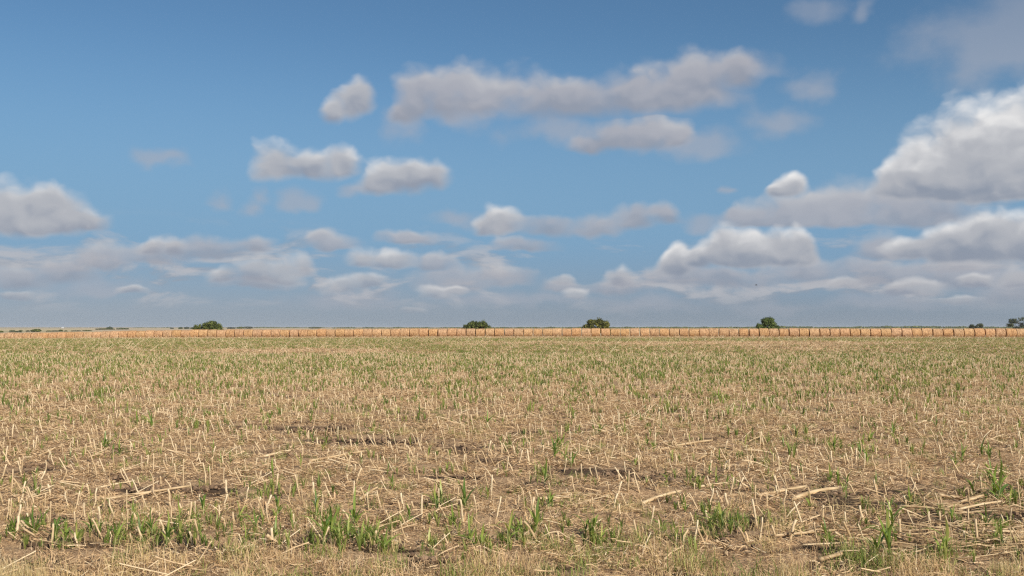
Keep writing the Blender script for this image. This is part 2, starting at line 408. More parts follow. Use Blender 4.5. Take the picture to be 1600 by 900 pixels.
# ------------------------------------------------------------------ ground: one sheet to the horizon
def growing(step, ratio, end, start):
    out = []; x = start
    while x < end:
        step *= ratio; x += step; out.append(x)
    return out
gx = list(np.arange(-8, 8.001, .075)); g_ = growing(.075, 1.065, 12000, 8.0)
gx = [-q for q in g_[::-1]] + gx + g_
gy = [-12000, -5000, -2000, -800, -300, -100, -40, -15, -6, 0, 2, 3.5, 4.6] + list(np.arange(5.4, 15.0, .075))
gy += growing(.075, 1.032, 14000, gy[-1])
GX, GY = np.meshgrid(np.array(gx), np.array(gy))
GZ = ground_z(GX, GY)
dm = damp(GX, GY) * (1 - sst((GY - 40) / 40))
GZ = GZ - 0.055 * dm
nx, ny = len(gx), len(gy)
me = bpy.data.meshes.new('ground')
co = np.stack([GX, GY, GZ], -1).reshape(-1, 3)
ii = (np.arange(ny - 1)[:, None] * nx + np.arange(nx - 1)[None, :]).reshape(-1)
quads = np.stack([ii, ii + 1, ii + nx + 1, ii + nx], -1)
me.vertices.add(len(co)); me.vertices.foreach_set('co', co.astype(np.float32).ravel())
me.loops.add(quads.size); me.loops.foreach_set('vertex_index', quads.astype(np.int32).ravel())
me.polygons.add(len(quads)); me.polygons.foreach_set('loop_start', np.arange(0, quads.size, 4, dtype=np.int32))
me.polygons.foreach_set('use_smooth', np.ones(len(quads), dtype=bool))
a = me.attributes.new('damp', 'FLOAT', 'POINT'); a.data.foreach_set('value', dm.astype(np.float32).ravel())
me.update(calc_edges=True); me.materials.append(M_SOIL)
tag(obj('ground', me), kind='structure')

# ------------------------------------------------------------------ geometry nodes scatter (for stuff only)
def scatter(name, protos, P, rot, scl, idx, label=None):
    pc = bpy.data.collections.new(name + '_pieces')
    for i, m in enumerate(protos):
        pc.objects.link(bpy.data.objects.new('%s_piece_%02d' % (name, i), m))
    me = bpy.data.meshes.new(name); n = len(P)
    me.vertices.add(n); me.vertices.foreach_set('co', np.asarray(P, np.float32).ravel())
    a = me.attributes.new('rot', 'FLOAT_VECTOR', 'POINT'); a.data.foreach_set('vector', np.asarray(rot, np.float32).ravel())
    a = me.attributes.new('scl', 'FLOAT_VECTOR', 'POINT'); a.data.foreach_set('vector', np.asarray(scl, np.float32).ravel())
    a = me.attributes.new('idx', 'INT', 'POINT'); a.data.foreach_set('value', np.asarray(idx, np.int32).ravel())
    o = obj(name, me)
    g = bpy.data.node_groups.new(name, 'GeometryNodeTree')
    g.interface.new_socket('Geometry', in_out='INPUT', socket_type='NodeSocketGeometry')
    g.interface.new_socket('Geometry', in_out='OUTPUT', socket_type='NodeSocketGeometry')
    gi = g.nodes.new('NodeGroupInput'); go = g.nodes.new('NodeGroupOutput')
    ci = g.nodes.new('GeometryNodeCollectionInfo'); ci.inputs[0].default_value = pc
    ci.inputs['Separate Children'].default_value = True; ci.inputs['Reset Children'].default_value = True
    ip = g.nodes.new('GeometryNodeInstanceOnPoints'); ip.inputs['Pick Instance'].default_value = True
    def att(nm, ty):
        n_ = g.nodes.new('GeometryNodeInputNamedAttribute'); n_.data_type = ty; n_.inputs[0].default_value = nm; return n_.outputs[0]
    L = g.links.new
    L(gi.outputs[0], ip.inputs['Points']); L(ci.outputs[0], ip.inputs['Instance'])
    L(att('idx', 'INT'), ip.inputs['Instance Index'])
    e2r = g.nodes.new('FunctionNodeEulerToRotation'); L(att('rot', 'FLOAT_VECTOR'), e2r.inputs[0]); L(e2r.outputs[0], ip.inputs['Rotation'])
    L(att('scl', 'FLOAT_VECTOR'), ip.inputs['Scale']); L(ip.outputs[0], go.inputs[0])
    md = o.modifiers.new('scatter', 'NODES'); md.node_group = g
    tag(o, label, None, None, 'stuff')
    return o

def to_px(X, Y, z=0.0):
    return 800 + F_PX * X / Y, HOR + F_PX * (EYE - z) / Y
def in_wedge(n, y0, y1, dens_pow=1.0):
    """n random points of the ground the camera could see, even per square metre"""
    Y = np.sqrt(rng.uniform(y0 ** 2, y1 ** 2, n)); X = rng.uniform(-1, 1, n) * (Y * .56 + 2.5)
    return X, Y
BALE_W, BALE_R = 1.75, .775
def row_y(X): return 182 - .1 * X

# ------------------------------------------------------------------ round bales, one object each
def bale_mesh(seed):
    r_ = random.Random(seed); mb = MB(); n = 30
    ph = [r_.uniform(0, 6.28) for _ in range(8)]
    sags = r_.uniform(.02, .05)
    W = BALE_W - r_.uniform(.03, .19)
    xs = [-.5, -.485, -.44, -.3, -.15, 0, .15, .3, .44, .485, .5]
    rs = [.90, .955, .99, 1, 1.004, 1, 1.003, 1, .99, .955, .90]
    vs, fs, tt = [], [], []
    for i, (x, rr) in enumerate(zip(xs, rs)):
        for j in range(n):
            an = 2 * math.pi * j / n
            rad = BALE_R * rr * (1 + .010 * math.sin(3 * an + ph[0]) + .009 * math.sin(5 * an + ph[1] + x * 4) + .008 * math.sin(9 * an + ph[2] + x * 9) + r_.uniform(-.008, .008))
            y, z = math.cos(an) * rad, math.sin(an) * rad
            z = max(z, -BALE_R * (1 - sags)) if z < 0 else z
            xx = x * W + (.018 * math.sin(an * 2 + ph[3]) if abs(x) > .45 else 0) + r_.uniform(-.006, .006)
            vs.append((xx, y, z + BALE_R * (1 - sags))); tt.append(.5)
    for i in range(len(xs) - 1):
        for j in range(n):
            fs.append((i * n + j, (i + 1) * n + j, (i + 1) * n + (j + 1) % n, i * n + (j + 1) % n))
    for side, base in ((-1, 0), (1, (len(xs) - 1) * n)):   # wound end faces: rings stepping in and out
        prev = [base + j for j in range(n)]
        for k, rr in enumerate((.78, .60, .42, .24, .1)):
            st = len(vs)
            for j in range(n):
                an = 2 * math.pi * j / n
                x = side * (W * .5 - .02 + (.03 if k % 2 else 0) + r_.uniform(-.01, .01))
                vs.append((x, math.cos(an) * BALE_R * rr, math.sin(an) * BALE_R * rr + BALE_R * (1 - sags))); tt.append(.5)
            cur = [st + j for j in range(n)]
            for j in range(n):
                q = (prev[j], prev[(j + 1) % n], cur[(j + 1) % n], cur[j])
                fs.append(q if side < 0 else q[::-1])
            prev = cur
        fs.append(tuple(prev) if side < 0 else tuple(prev[::-1]))
    mb.add(vs, fs, tt)
    for _ in range(150):                                  # loose straw ends
        an = r_.uniform(0, 6.28); x = r_.uniform(-.5, .5) * W; L = r_.uniform(.05, .16)
        nrm = Vector((0, math.cos(an), math.sin(an))); tg = Vector((r_.uniform(-1, 1), -math.sin(an) * r_.uniform(-1, 1), math.cos(an) * r_.uniform(-1, 1)))
        q = Vector((x, 0, BALE_R * (1 - sags))) + nrm * (BALE_R - .01)
        if q.z < .03: continue
        dirn = (nrm * r_.uniform(.2, .8) + tg).normalized()
        mb.ribbon([q, q + dirn * L], dirn.cross(nrm).normalized(), .018, .006, .5)
    return mb.mesh('straw_bale', M_BALE, False)
bale_m = [bale_mesh(s) for s in range(8)]
ORD = ['first','second','third','fourth','fifth','sixth','seventh','eighth','ninth','tenth','eleventh','twelfth','thirteenth','fourteenth','fifteenth',
       'sixteenth','seventeenth','eighteenth','nineteenth','twentieth']
def ordinal(i):
    if i <= 20: return ORD[i - 1]
    tens = {2: 'twenty', 3: 'thirty', 4: 'forty', 5: 'fifty'}[i // 10]
    return (tens[:-1] + 'ieth') if i % 10 == 0 else tens + '-' + ORD[i % 10 - 1]
LAND = [(326, 'the left dark green bush'), (746, 'the low dark green bush'), (931, 'the yellow-green bush'), (1200, 'the bright green tree'), (1526, 'the small grey-green bush')]
xs_ = np.arange(-112, 103, BALE_W * .9955)
cand = []
for i, x in enumerate(xs_):
    y = float(row_y(x)); cand.append([x, y, 800 + F_PX * x / y])
proto = None
near_idx = [min(range(len(cand)), key=lambda k: abs(cand[k][2] - lx)) for lx, _ in LAND]
for i, (x, y, pxx) in enumerate(cand):
    li = min(range(len(LAND)), key=lambda k: (abs(near_idx[k] - i), k)); dlt = i - near_idx[li]
    nm = LAND[li][1]
    if dlt == 0: lb = 'round straw bale in the long row, right in front of ' + nm
    else: lb = 'round straw bale in the long row, %s bale %s of %s' % (ordinal(abs(dlt)), 'right' if dlt > 0 else 'left', nm)
    if proto is None: proto = o = obj('round_bale', bale_m[0])
    else:
        o = proto.copy(); COL.objects.link(o); o.data = bale_m[random.randrange(8)]
    z = float(ground_z(x, y, False))
    o.location = (x + U(-.03, .03), y + U(-.09, .09), z - .02); s_ = U(.99, 1.06)
    o.scale = (U(.98, 1.0), s_, s_ * U(.985, 1.01)); o.rotation_euler = (U(-.4, .4) * 0, U(-.008, .008), -math.atan(.1) + U(-.02, .02) + (math.pi if random.random() < .5 else 0))
    tag(o, lb, 'straw bale', 'round straw bales in the long row behind the field')

# ------------------------------------------------------------------ stubble stalks
def stalk_mesh(seed, lean=0.0, h=.18, broken=False, sides=6):
    r_ = random.Random(seed); mb = MB(); r0 = r_.uniform(.0050, .0092)
    pts = []; n = 5; bx, by = r_.uniform(-.008, .008), r_.uniform(-.008, .008)
    for i in range(n):
        k = i / (n - 1); pts.append(Vector((-math.sin(lean) * h * k + bx * math.sin(k * 3), by * math.sin(k * 3) + r_.uniform(-.02, .02) * k, math.cos(lean) * h * k - .02)))
    b = r_.uniform(.35, .95)
    mb.tube(pts, [r0 * 1.15, r0, r0 * 1.02, r0 * .95, r0 * .9], sides, [b * .7, b, b + .08, b, b + .15])
    if sides > 4:
        q = pts[1].lerp(pts[2], r_.random()); mb.tube([q - Vector((0, 0, .004)), q, q + Vector((0, 0, .004))], [r0, r0 * 1.35, r0], 6, .15, False)
    if broken:
        q = pts[-1]; a = r_.uniform(2.6, 3.8); L = r_.uniform(.05, .12)
        e = q + Vector((math.cos(a) * L, r_.uniform(-.06, .06), -r_.uniform(.2, .9) * L))
        e.z = max(e.z, 0.0); mb.tube([q, q.lerp(e, .5) + Vector((0, 0, .01)), e], [r0 * .8, r0 * .7, r0 * .5], 5, b)
    return mb.mesh('stubble_stalk', M_STALK, sides > 4)
def sheath_mesh(seed):
    r_ = random.Random(seed); mb = MB(); an = r_.uniform(0, 6.28); L = r_.uniform(.08, .2)
    dv = Vector((math.cos(an), math.sin(an), 0)); side = Vector((-math.sin(an), math.cos(an), 0))
    pts = [dv * (L * k) * (.15 + .85 * k) + Vector((0, 0, .03 + .09 * math.sin(k * 2.6) * r_.uniform(.7, 1.1) - .05 * k * k)) for k in (0, .25, .5, .75, 1)]
    mb.ribbon(pts, side, .014, .004, [U(.3, .8)] * 15, .35)
    return mb.mesh('dry_leaf', M_STRAW)
kinds = [('upright', 0.0, False), ('upright', .06, False), ('left', .22, False), ('left', .38, False), ('left', .45, False), ('right', -.2, False), ('upright', -.08, False), ('left', .3, False), ('upright', .03, False), ('broken', .2, True)]
ST = []
for s_ in range(40):
    kd, ln, br = kinds[s_ % len(kinds)]
    ST.append((kd, stalk_mesh(s_, ln + U(-.06, .06), U(.09, .24) * (1.1 if kd == 'upright' else 1.0), br)))
ST_LOW = [stalk_mesh(100 + s_, [0, .05, .25, .4, -.2, .1][s_ % 6], U(.12, .24), False, 3) for s_ in range(12)]
SHEATH = [sheath_mesh(s_) for s_ in range(8)]

sx, sy = [], []
for k in range(int((177 - 7.95) / .76)):
    yy = 8.05 + k * .76
    if yy > 60: break
    half = yy * .56 + 2.0
    n = int(half * 2 / .11)
    x_ = -half + (np.arange(n) + rng.uniform(-.45, .45, n)) * .11
    y_ = yy + rng.normal(0, .095, n) + .06 * wob(x_, x_ * 0 + yy, 3.0, 2.0)
    keep = (rng.random(n) < .80 + .18 * wob(x_, y_, 1.6, 6.0)) & (rng.random(n) > damp(x_, y_) * .6)
    sx.append(x_[keep]); sy.append(y_[keep])
SX, SY = np.concatenate(sx), np.concatenate(sy)
order = np.argsort(SY + np.abs(SX) * .02); SX, SY = SX[order], SY[order]
vis = np.abs(SX) < SY * .515
first = np.where(vis)[0][:300]
rest = np.setdiff1d(np.arange(len(SX)), first)
LBL = {'upright': 'short upright cut sorghum stalk, pale straw colour, standing in the nearest stubble rows',
       'left': 'pale cut sorghum stalk leaning to the left in the nearest stubble rows',
       'right': 'pale cut sorghum stalk leaning to the right in the nearest stubble rows',
       'broken': 'pale sorghum stalk snapped over at its top in the nearest stubble rows'}
for q, i in enumerate(first):
    kd, m = ST[random.randrange(len(ST))]
    x, y = float(SX[i]), float(SY[i])
    o = obj('stubble_stalk', m, None, (x, y, gz1(x, y) - .005), (U(-.12, .12), U(-.1, .1), U(-.35, .35)), (1, 1, 1))
    sc_ = U(.8, 1.15); o.scale = (sc_ * U(.9, 1.25), sc_, sc_)
    tag(o, LBL[kd], 'stubble stalk', 'stubble stalks in the nearest rows, ' + kd)
    if random.random() < .4:
        obj('dry_leaf', SHEATH[random.randrange(8)], o)
n = len(rest); X, Y = SX[rest], SY[rest]
scl = rng.uniform(.75, 1.15, (n, 1)) * np.array([[1, 1, 1]]); scl[:, 0] *= rng.uniform(.9, 1.3, n); scl = scl * (1 + .15 * sst((Y - 20) / 40))[:, None]
scatter('stubble', [m for _, m in ST], np.stack([X, Y, ground_z(X, Y) - .005], 1),
        np.stack([rng.uniform(-.15, .15, n), rng.uniform(-.1, .1, n), rng.uniform(-.5, .5, n)], 1), scl, rng.integers(0, len(ST), n),
        'rows of short pale cut stalks covering the field behind the nearest rows')
# beyond 60 m: clusters of four stalks along the same rows
def cluster(ms, seed, n, spread):
    r_ = random.Random(seed); mb = MB()
    for k in range(n):
        m = ms[r_.randrange(len(ms))]; ox, oy = r_.uniform(-spread, spread), r_.gauss(0, .08)
        n0 = len(m.vertices); t_ = np.zeros(n0, np.float32); m.attributes['tint'].data.foreach_get('value', t_)
        mb.add([(v.co.x + ox, v.co.y + oy, v.co.z) for v in m.vertices], [tuple(f.vertices) for f in m.polygons], t_.tolist())
    return mb
CL_ST = [cluster(ST_LOW, s_, 5, .6).mesh('stubble_cluster', M_STALK) for s_ in range(8)]
X, Y = in_wedge(21000, 58, 181)
ok = Y < row_y(X) - 1.5; X, Y = X[ok], Y[ok]; Y = np.round(Y / .76) * .76; n = len(X)
scatter('far_stubble', CL_ST, np.stack([X, Y, ground_z(X, Y) - .005], 1), np.stack([np.zeros(n), np.zeros(n), rng.choice([0, math.pi], n) + rng.uniform(-.2, .2, n)], 1),
        rng.uniform(.85, 1.25, (n, 1)) * np.array([[1, 1, 1]]) * (1 - .55 * sst((Y - 130) / 40))[:, None], rng.integers(0, 8, n), 'far part of the stubble, in front of the straw bales')

# ------------------------------------------------------------------ straw litter
def litter_mesh(seed, n=760, size=1.15):
    r_ = random.Random(seed); mb = MB()
    for _ in range(n):
        x, y = r_.uniform(-.5, .5) * size, r_.uniform(-.5, .5) * size
        big = r_.random()
        an = r_.gauss(0, .55) if r_.random() < .6 else r_.uniform(0, 3.14)
        if big < .005: L, wd = r_.uniform(.12, .30), r_.uniform(.008, .013)
        elif big < .16: L, wd = r_.uniform(.07, .15), r_.uniform(.004, .008)
        else: L, wd = r_.uniform(.02, .08), r_.uniform(.004, .010)
        z0 = abs(r_.gauss(0, .017)); tilt = r_.gauss(0, .34); cv = r_.gauss(0, .45)
        dv = Vector((math.cos(an), math.sin(an), 0)); sd_ = Vector((-math.sin(an), math.cos(an), 0))
        tint = min(1, max(0, r_.gauss(.45, .26)))
        c0_ = Vector((x, y, z0 + .004 + abs(tilt) * L * .35))
        if big < .005:
            mb.tube([c0_ - dv * L * .5 - Vector((0, 0, tilt * L * .4)), c0_ + sd_ * cv * L * .25, c0_ + dv * L * .5 + Vector((0, 0, tilt * L * .4))], wd * .5, 5, min(1, tint + .2))
        else:
            roll = r_.uniform(-.8, .8); s2 = (sd_ * math.cos(roll) + Vector((0, 0, math.sin(roll)))).normalized()
            pts = [c0_ - dv * L * .5 - Vector((0, 0, tilt * L * .4)), c0_ + sd_ * cv * L * .3 + Vector((0, 0, r_.uniform(0, .008))), c0_ + dv * L * .5 + Vector((0, 0, tilt * L * .4))]
            mb.ribbon(pts, s2, wd, wd * .6, tint)
    return mb.mesh('straw_litter', M_STRAW)
LIT = [litter_mesh(s_) for s_ in range(10)]
X, Y = in_wedge(3300, 5.0, 62); kk = Y > 18.5; X, Y = X[kk], Y[kk]
keep = rng.random(len(X)) > damp(X, Y) * 1.4
X, Y = X[keep], Y[keep]; n = len(X)
scatter('straw_litter', LIT, np.stack([X, Y, ground_z(X, Y)], 1), np.stack([np.zeros(n), np.zeros(n), rng.choice([0, math.pi], n) + rng.normal(0, .3, n)], 1),
        np.ones((n, 3)) * rng.uniform(.85, 1.2, (n, 1)), rng.integers(0, 10, n), 'chopped straw and dead leaves lying between the stubble rows')
LITS = [litter_mesh(60 + s_, 84, .36) for s_ in range(16)]
A1, B1 = np.meshgrid(np.arange(-13, 13, .27), np.arange(5.0, 19.5, .27)); X = A1.ravel() + rng.uniform(-.12, .12, A1.size); Y = B1.ravel() + rng.uniform(-.12, .12, A1.size)
keep = (np.abs(X) < Y * .56 + 2.2) & (damp(X, Y) < .12) & (rng.random(len(X)) < .93 + .12 * wob(X, Y, .7, 12.0)); X, Y = X[keep], Y[keep]; n = len(X)
scatter('near_straw_litter', LITS, np.stack([X, Y, ground_z(X, Y)], 1), np.stack([rng.normal(0, .03, n), rng.normal(0, .03, n), rng.choice([0, math.pi], n) + rng.normal(0, .35, n)], 1),
        np.ones((n, 3)) * rng.uniform(.85, 1.25, (n, 1)), rng.integers(0, 16, n), 'matted straw and chaff on the soil of the nearest rows')
X, Y = in_wedge(5200, 60, 181); ok = Y < row_y(X) - 1; X, Y = X[ok], Y[ok]; n = len(X)
scatter('far_straw_litter', LIT[:4], np.stack([X, Y, ground_z(X, Y)], 1), np.stack([np.zeros(n), np.zeros(n), rng.uniform(0, 6.28, n)], 1),
        np.ones((n, 3)) * np.array([[2.0, 2.4, 2.0]]), rng.integers(0, 4, n), 'straw litter on the far part of the field')

# clods of soil in the bare streaks
def clod_mesh(seed):
    r_ = random.Random(seed); mb = MB()
    for _ in range(14):
        x, y, r0 = r_.uniform(-.15, .15), r_.uniform(-.15, .15), r_.uniform(.006, .026)
        vs = []; 
        for (a_, b_) in ((0, -1),) + tuple((k, q) for q in (-.3, .45) for k in range(6)) + ((0, 1),):
            rr = r0 * math.sqrt(max(0.05, 1 - b_ * b_)) * r_.uniform(.8, 1.2); an = a_ * 1.047
            vs.append((x + rr * math.cos(an), y + rr * math.sin(an), r0 * .4 + b_ * r0 * .7))
        fs = [(0, 1 + (k + 1) % 6, 1 + k) for k in range(6)] + [(1 + k, 1 + (k + 1) % 6, 7 + (k + 1) % 6, 7 + k) for k in range(6)] + [(7 + k, 7 + (k + 1) % 6, 13) for k in range(6)]
        mb.add(vs, fs, r_.random())
    return mb.mesh('clods', M_CLOD)
M_CLOD = mat_ramp('clod', [(0, (.11,.07,.045)), (1, (.33,.22,.14))], .95, .05, 0, .3, 30)
CLD = [clod_mesh(s_) for s_ in range(5)]
X, Y = in_wedge(6500, 6, 30); kp = rng.random(len(X)) < .08 + 2 * damp(X, Y); X, Y = X[kp], Y[kp]; n = len(X)
scatter('soil_clods', CLD, np.stack([X, Y, ground_z(X, Y) - .03 * damp(X, Y)], 1), np.stack([np.zeros(n), np.zeros(n), rng.uniform(0, 6.28, n)], 1), np.ones((n, 3)) * rng.uniform(.7, 1.5, (n, 1)), rng.integers(0, 5, n), 'crumbled clods of brown soil between the rows')

# ------------------------------------------------------------------ long stalks lying on the ground, one object each
LYING = [(1180,779,1257,758,7,'long pale stalk propped up, left of two parallel ones on a dark furrow'),
 (1236,785,1305,761,9,'thick pale stalk with torn tip, right of two parallel ones on a dark furrow'),
 (875,768,955,775,6,'straight pale stalk lying flat beside a bent stalk in mid foreground'),
 (1002,786,1062,764,7,'broad pale stalk with papery leaf, lying beside the straight flat one'),
 (165,780,300,757,6,'long curved pale stalk lying flat in the left foreground'),
 (158,765,215,752,4,'short orange stalk lying above the long curved one at left'),
 (1200,838,1300,829,6,'long bent stalk lying in the right foreground below the two parallel ones'),
 (1300,829,1318,841,5,'short broken end touching the long bent stalk in the right foreground'),
 (1318,838,1390,842,4,'thin stalk lying right of the bent one in the right foreground'),
 (1400,792,1515,805,5,'long flat stalk at the bottom of the heap at right'),
 (1462,777,1500,782,6,'short flat stalk at the top of the heap at right'),
 (1478,790,1531,776,7,'thick tilted stalk in the middle of the heap at right'),
 (1492,800,1560,781,5,'thin tilted stalk on the right side of the heap'),
 (1440,780,1456,766,4,'short tilted piece left above the heap at right'),
 (1400,795,1436,809,4,'thin stalk falling to the right, left of the heap'),
 (1474,822,1523,843,5,'stalk falling to the right, below the heap at right'),
 (1555,845,1600,838,7,'broad pale stalk lying at the right edge'),
 (1572,847,1600,839,3,'thin stalk crossing the broad one at the right edge'),
 (1275,871,1312,862,9,'short broad pale stalk near the bottom right verge'),
 (1388,862,1418,870,6,'short pale stalk near the bottom, right of the tall paired leaves'),
 (414,712,456,705,5,'pale stalk lying left of a longer one left of centre'),
 (484,720,575,702,5,'long pale stalk with bent tip lying left of centre'),
 (562,784,592,764,6,'curved pale stalk rising to the right, near a green tuft'),
 (1025,703,1112,692,5,'long tilted pale stalk right of centre in the middle field'),
 (1085,722,1113,710,5,'short tilted pale stalk below the long tilted one right of centre'),
 (1160,706,1203,709,4,'flat pale stalk in the middle field right of the tilted ones'),
 (1172,768,1147,752,4,'thin curved stalk left of the dark furrow'),
 (1092,764,1134,757,6,'flat stalk ending at a dark furrow, its tip bent up'),
 (0,692,30,688,4,'flat stalk lying at the left edge of the middle field'),
 (60,712,102,700,4,'flat orange stalk lying near the left edge of the middle field'),
 (1130,716,1150,700,4,'short tilted stalk in the middle field'),
 (840,783,875,779,7,'short broad stalk lying among green leaves near the centre'),
 (0,770,30,755,4,'thin tilted stalk at the left edge of the foreground'),
 (310,880,335,840,3,'thin straw rising from the verge at left'),
 (420,836,437,850,8,'thick short pale stub lying left of the large green clump'),
 (1115,845,1132,855,7,'short pale stub lying by the verge right of centre'),
 (1420,662,1445,656,4,'small tilted stalk in the right middle field'),
 (1490,661,1523,665,5,'flat pale stalk in the right middle field'),
 (1580,882,1600,887,4,'thin stalk at the bottom right corner'),
 (1520,779,1470,793,5,'tilted stalk lying under the others in the heap at right'),
 (1515,856,1560,842,4,'thin stalk lying at the foot of the right heap'),
 (1500,835,1600,832,5,'long flat stalk lying at right below the heap'),
 (1320,845,1250,850,4,'brown stalk lying flat below the long bent one at right'),
 (360,745,392,738,4,'small pale stalk lying in the left middle field'),
 (1290,560,1318,568,4,'')]
for x0, y0, x1, y1, wpx, lb in LYING:
    if not lb: continue
    (gx0, gy0), (gx1, gy1) = px2ground(x0, max(y0, y1)), px2ground(x1, max(y0, y1))
    lift0 = (max(y0, y1) - y0) * gy0 / F_PX; lift1 = (max(y0, y1) - y1) * gy1 / F_PX
    if abs(x1 - x0) < 40: k0, k1 = 1.0, 1.0
    else: k0 = k1 = .5                              # half of the slope is lift, half is depth
    dY0 = (1 - k0) * (lift0 / EYE) * gy0; dY1 = (1 - k1) * (lift1 / EYE) * gy1
    a_ = Vector((gx0 * (1 + dY0 / gy0), gy0 + dY0, gz1(gx0, gy0 + dY0) + .018 + k0 * lift0)); b_ = Vector((gx1 * (1 + dY1 / gy1), gy1 + dY1, gz1(gx1, gy1 + dY1) + .018 + k1 * lift1))
    mid = (a_ + b_) / 2
    mb = MB(); L = (b_ - a_).length; r0 = wpx * gy0 / F_PX * .5 * .8; pts = []; rad = []; n_ = 9; bow = U(-.04, .04) * L
    for i in range(n_):
        k = i / (n_ - 1); q = a_.lerp(b_, k) - mid + Vector((0, bow * math.sin(k * 3.14), abs(bow) * .6 * math.sin(k * 3.14)))
        pts.append(q); rad.append(r0 * (1.0 - .3 * k) * (1.15 if i in (2, 6) else 1))
    mb.tube(pts, rad, 7, [.62 + .12 * math.sin(i * 2.1) - (.25 if i in (2, 6) else 0) for i in range(n_)])
    o = obj('fallen_stalk', mb.mesh('fallen_stalk', M_STALK, True), None, mid)
    tag(o, lb, 'fallen stalk', 'long cut stalks lying on the stubble')
    if wpx >= 5 or random.random() < .4:            # torn leaf sheath along the stalk
        m2 = MB(); k = U(.2, .7); q = a_.lerp(b_, k) - mid; dv = (b_ - a_).normalized(); sd_ = dv.cross(Vector((0, 0, 1))).normalized()
        m2.ribbon([q, q + dv * .06 + Vector((0, 0, .012)), q + dv * .12 + Vector((0, 0, .004)) + sd_ * .02, q + dv * .17 + sd_ * .05], sd_, r0 * 3.2, r0, .8, .4)
        obj('dry_leaf', m2.mesh('dry_leaf', M_STRAW), o)

# the tangle of long thin straw round the heap at right
hm = MB(); r_ = random.Random(12)
for k in range(230):
    x, y = r_.gauss(1480, 95), r_.uniform(766, 872); xg, yg = px2ground(x, y); yg += r_.gauss(0, .1)
    an = r_.gauss(0, .45); L = r_.uniform(.12, .5); dv = Vector((math.cos(an), math.sin(an), 0)); zt = r_.gauss(0, .025); b0 = Vector((xg, yg, gz1(xg, yg) + .012 + abs(zt) + r_.random() * .03))
    rr = r_.uniform(.0028, .0065); bw = r_.gauss(0, .03)
    hm.tube([b0 - dv * L * .5 - Vector((0, 0, zt)), b0 + Vector((-dv.y, dv.x, .2)) * bw, b0 + dv * L * .5 + Vector((0, 0, zt))], [rr, rr, rr * .6], 5, [r_.uniform(.2, .8)] * 3)
tag(obj('straw_tangle', hm.mesh('straw_tangle', M_STALK, True)), 'tangle of long thin straw lying over bare dark soil at right', None, None, 'stuff')

# ------------------------------------------------------------------ green sorghum regrowth
def leaf_mesh(seed, L=1.0):
    """unit leaf: rises along +x / +z, arching over"""
    r_ = random.Random(seed); mb = MB(); n = 8; pts = []; x = z = 0.0
    a0 = r_.uniform(.95, 1.45); bend = r_.uniform(1.0, 2.6) if seed % 3 else r_.uniform(.3, .8)
    yb = r_.uniform(-.12, .12)
    for i in range(n):
        k = i / (n - 1); pts.append(Vector((x, yb * k * k, z)))
        a_ = a0 - bend * k ** 1.6; x += math.cos(a_) / (n - 1); z += math.sin(a_) / (n - 1)
    tn = r_.uniform(.2, .7)
    mb.ribbon(pts, Vector((0, 1, 0)), 1, 1, [v for i in range(n) for v in (tn + .12 * i / n, tn + .25, tn + .12 * i / n)], .45,
              lambda k: .088 * (min(1, .45 + k * 2.6)) * (1 - k ** 2.6) + .004)
    return mb.mesh('leaf', M_LEAF, True)
def stem_mesh(seed):
    mb = MB(); r_ = random.Random(seed); bx = r_.uniform(-.1, .1)
    mb.tube([(0, 0, -.05), (bx * .2, 0, .3), (bx, 0, .7), (bx * 1.4, 0, 1.0)], [.07, .06, .05, .03], 6, [.9, .7, .4, .2])
    return mb.mesh('stem', M_STEM, True)
LEAVES = [leaf_mesh(s_) for s_ in range(12)]; STEMS = [stem_mesh(s_) for s_ in range(4)]
def plant_layout(r_, H, nl):
    """stem height and leaf placements (z, yaw, tilt, length) for a plant H tall"""
    sh = H * r_.uniform(.25, .45); out = []; yaw = r_.uniform(0, 6.28)
    for k in range(nl):
        f = (k + .4) / nl; yaw += 2.3 + r_.uniform(-.8, .8)
        out.append((sh * f, yaw, r_.uniform(-.12, .5), H * r_.uniform(.42, .80) * (1 if f > .3 else .85), r_.randrange(12)))
    out.append((sh * .95, yaw + 1.6, -.25, H * .66, r_.randrange(4) * 3))
    return sh, out
def plant_mesh(seed, H=.3, nl=6, mat=None):
    r_ = random.Random(seed); mb = MB(); sh, lay = plant_layout(r_, H, nl)
    for z, yaw, tl, L, li in lay:
        m = LEAVES[li]; E = Euler((0, tl, yaw)).to_matrix()
        n0 = len(m.vertices); t_ = np.zeros(n0, np.float32); m.attributes['tint'].data.foreach_get('value', t_)
        mb.add([E @ (v.co * L) + Vector((0, 0, z)) for v in m.vertices], [tuple(f.vertices) for f in m.polygons], t_.tolist())
    return mb.mesh('sorghum_plant', mat or M_LEAF, True)

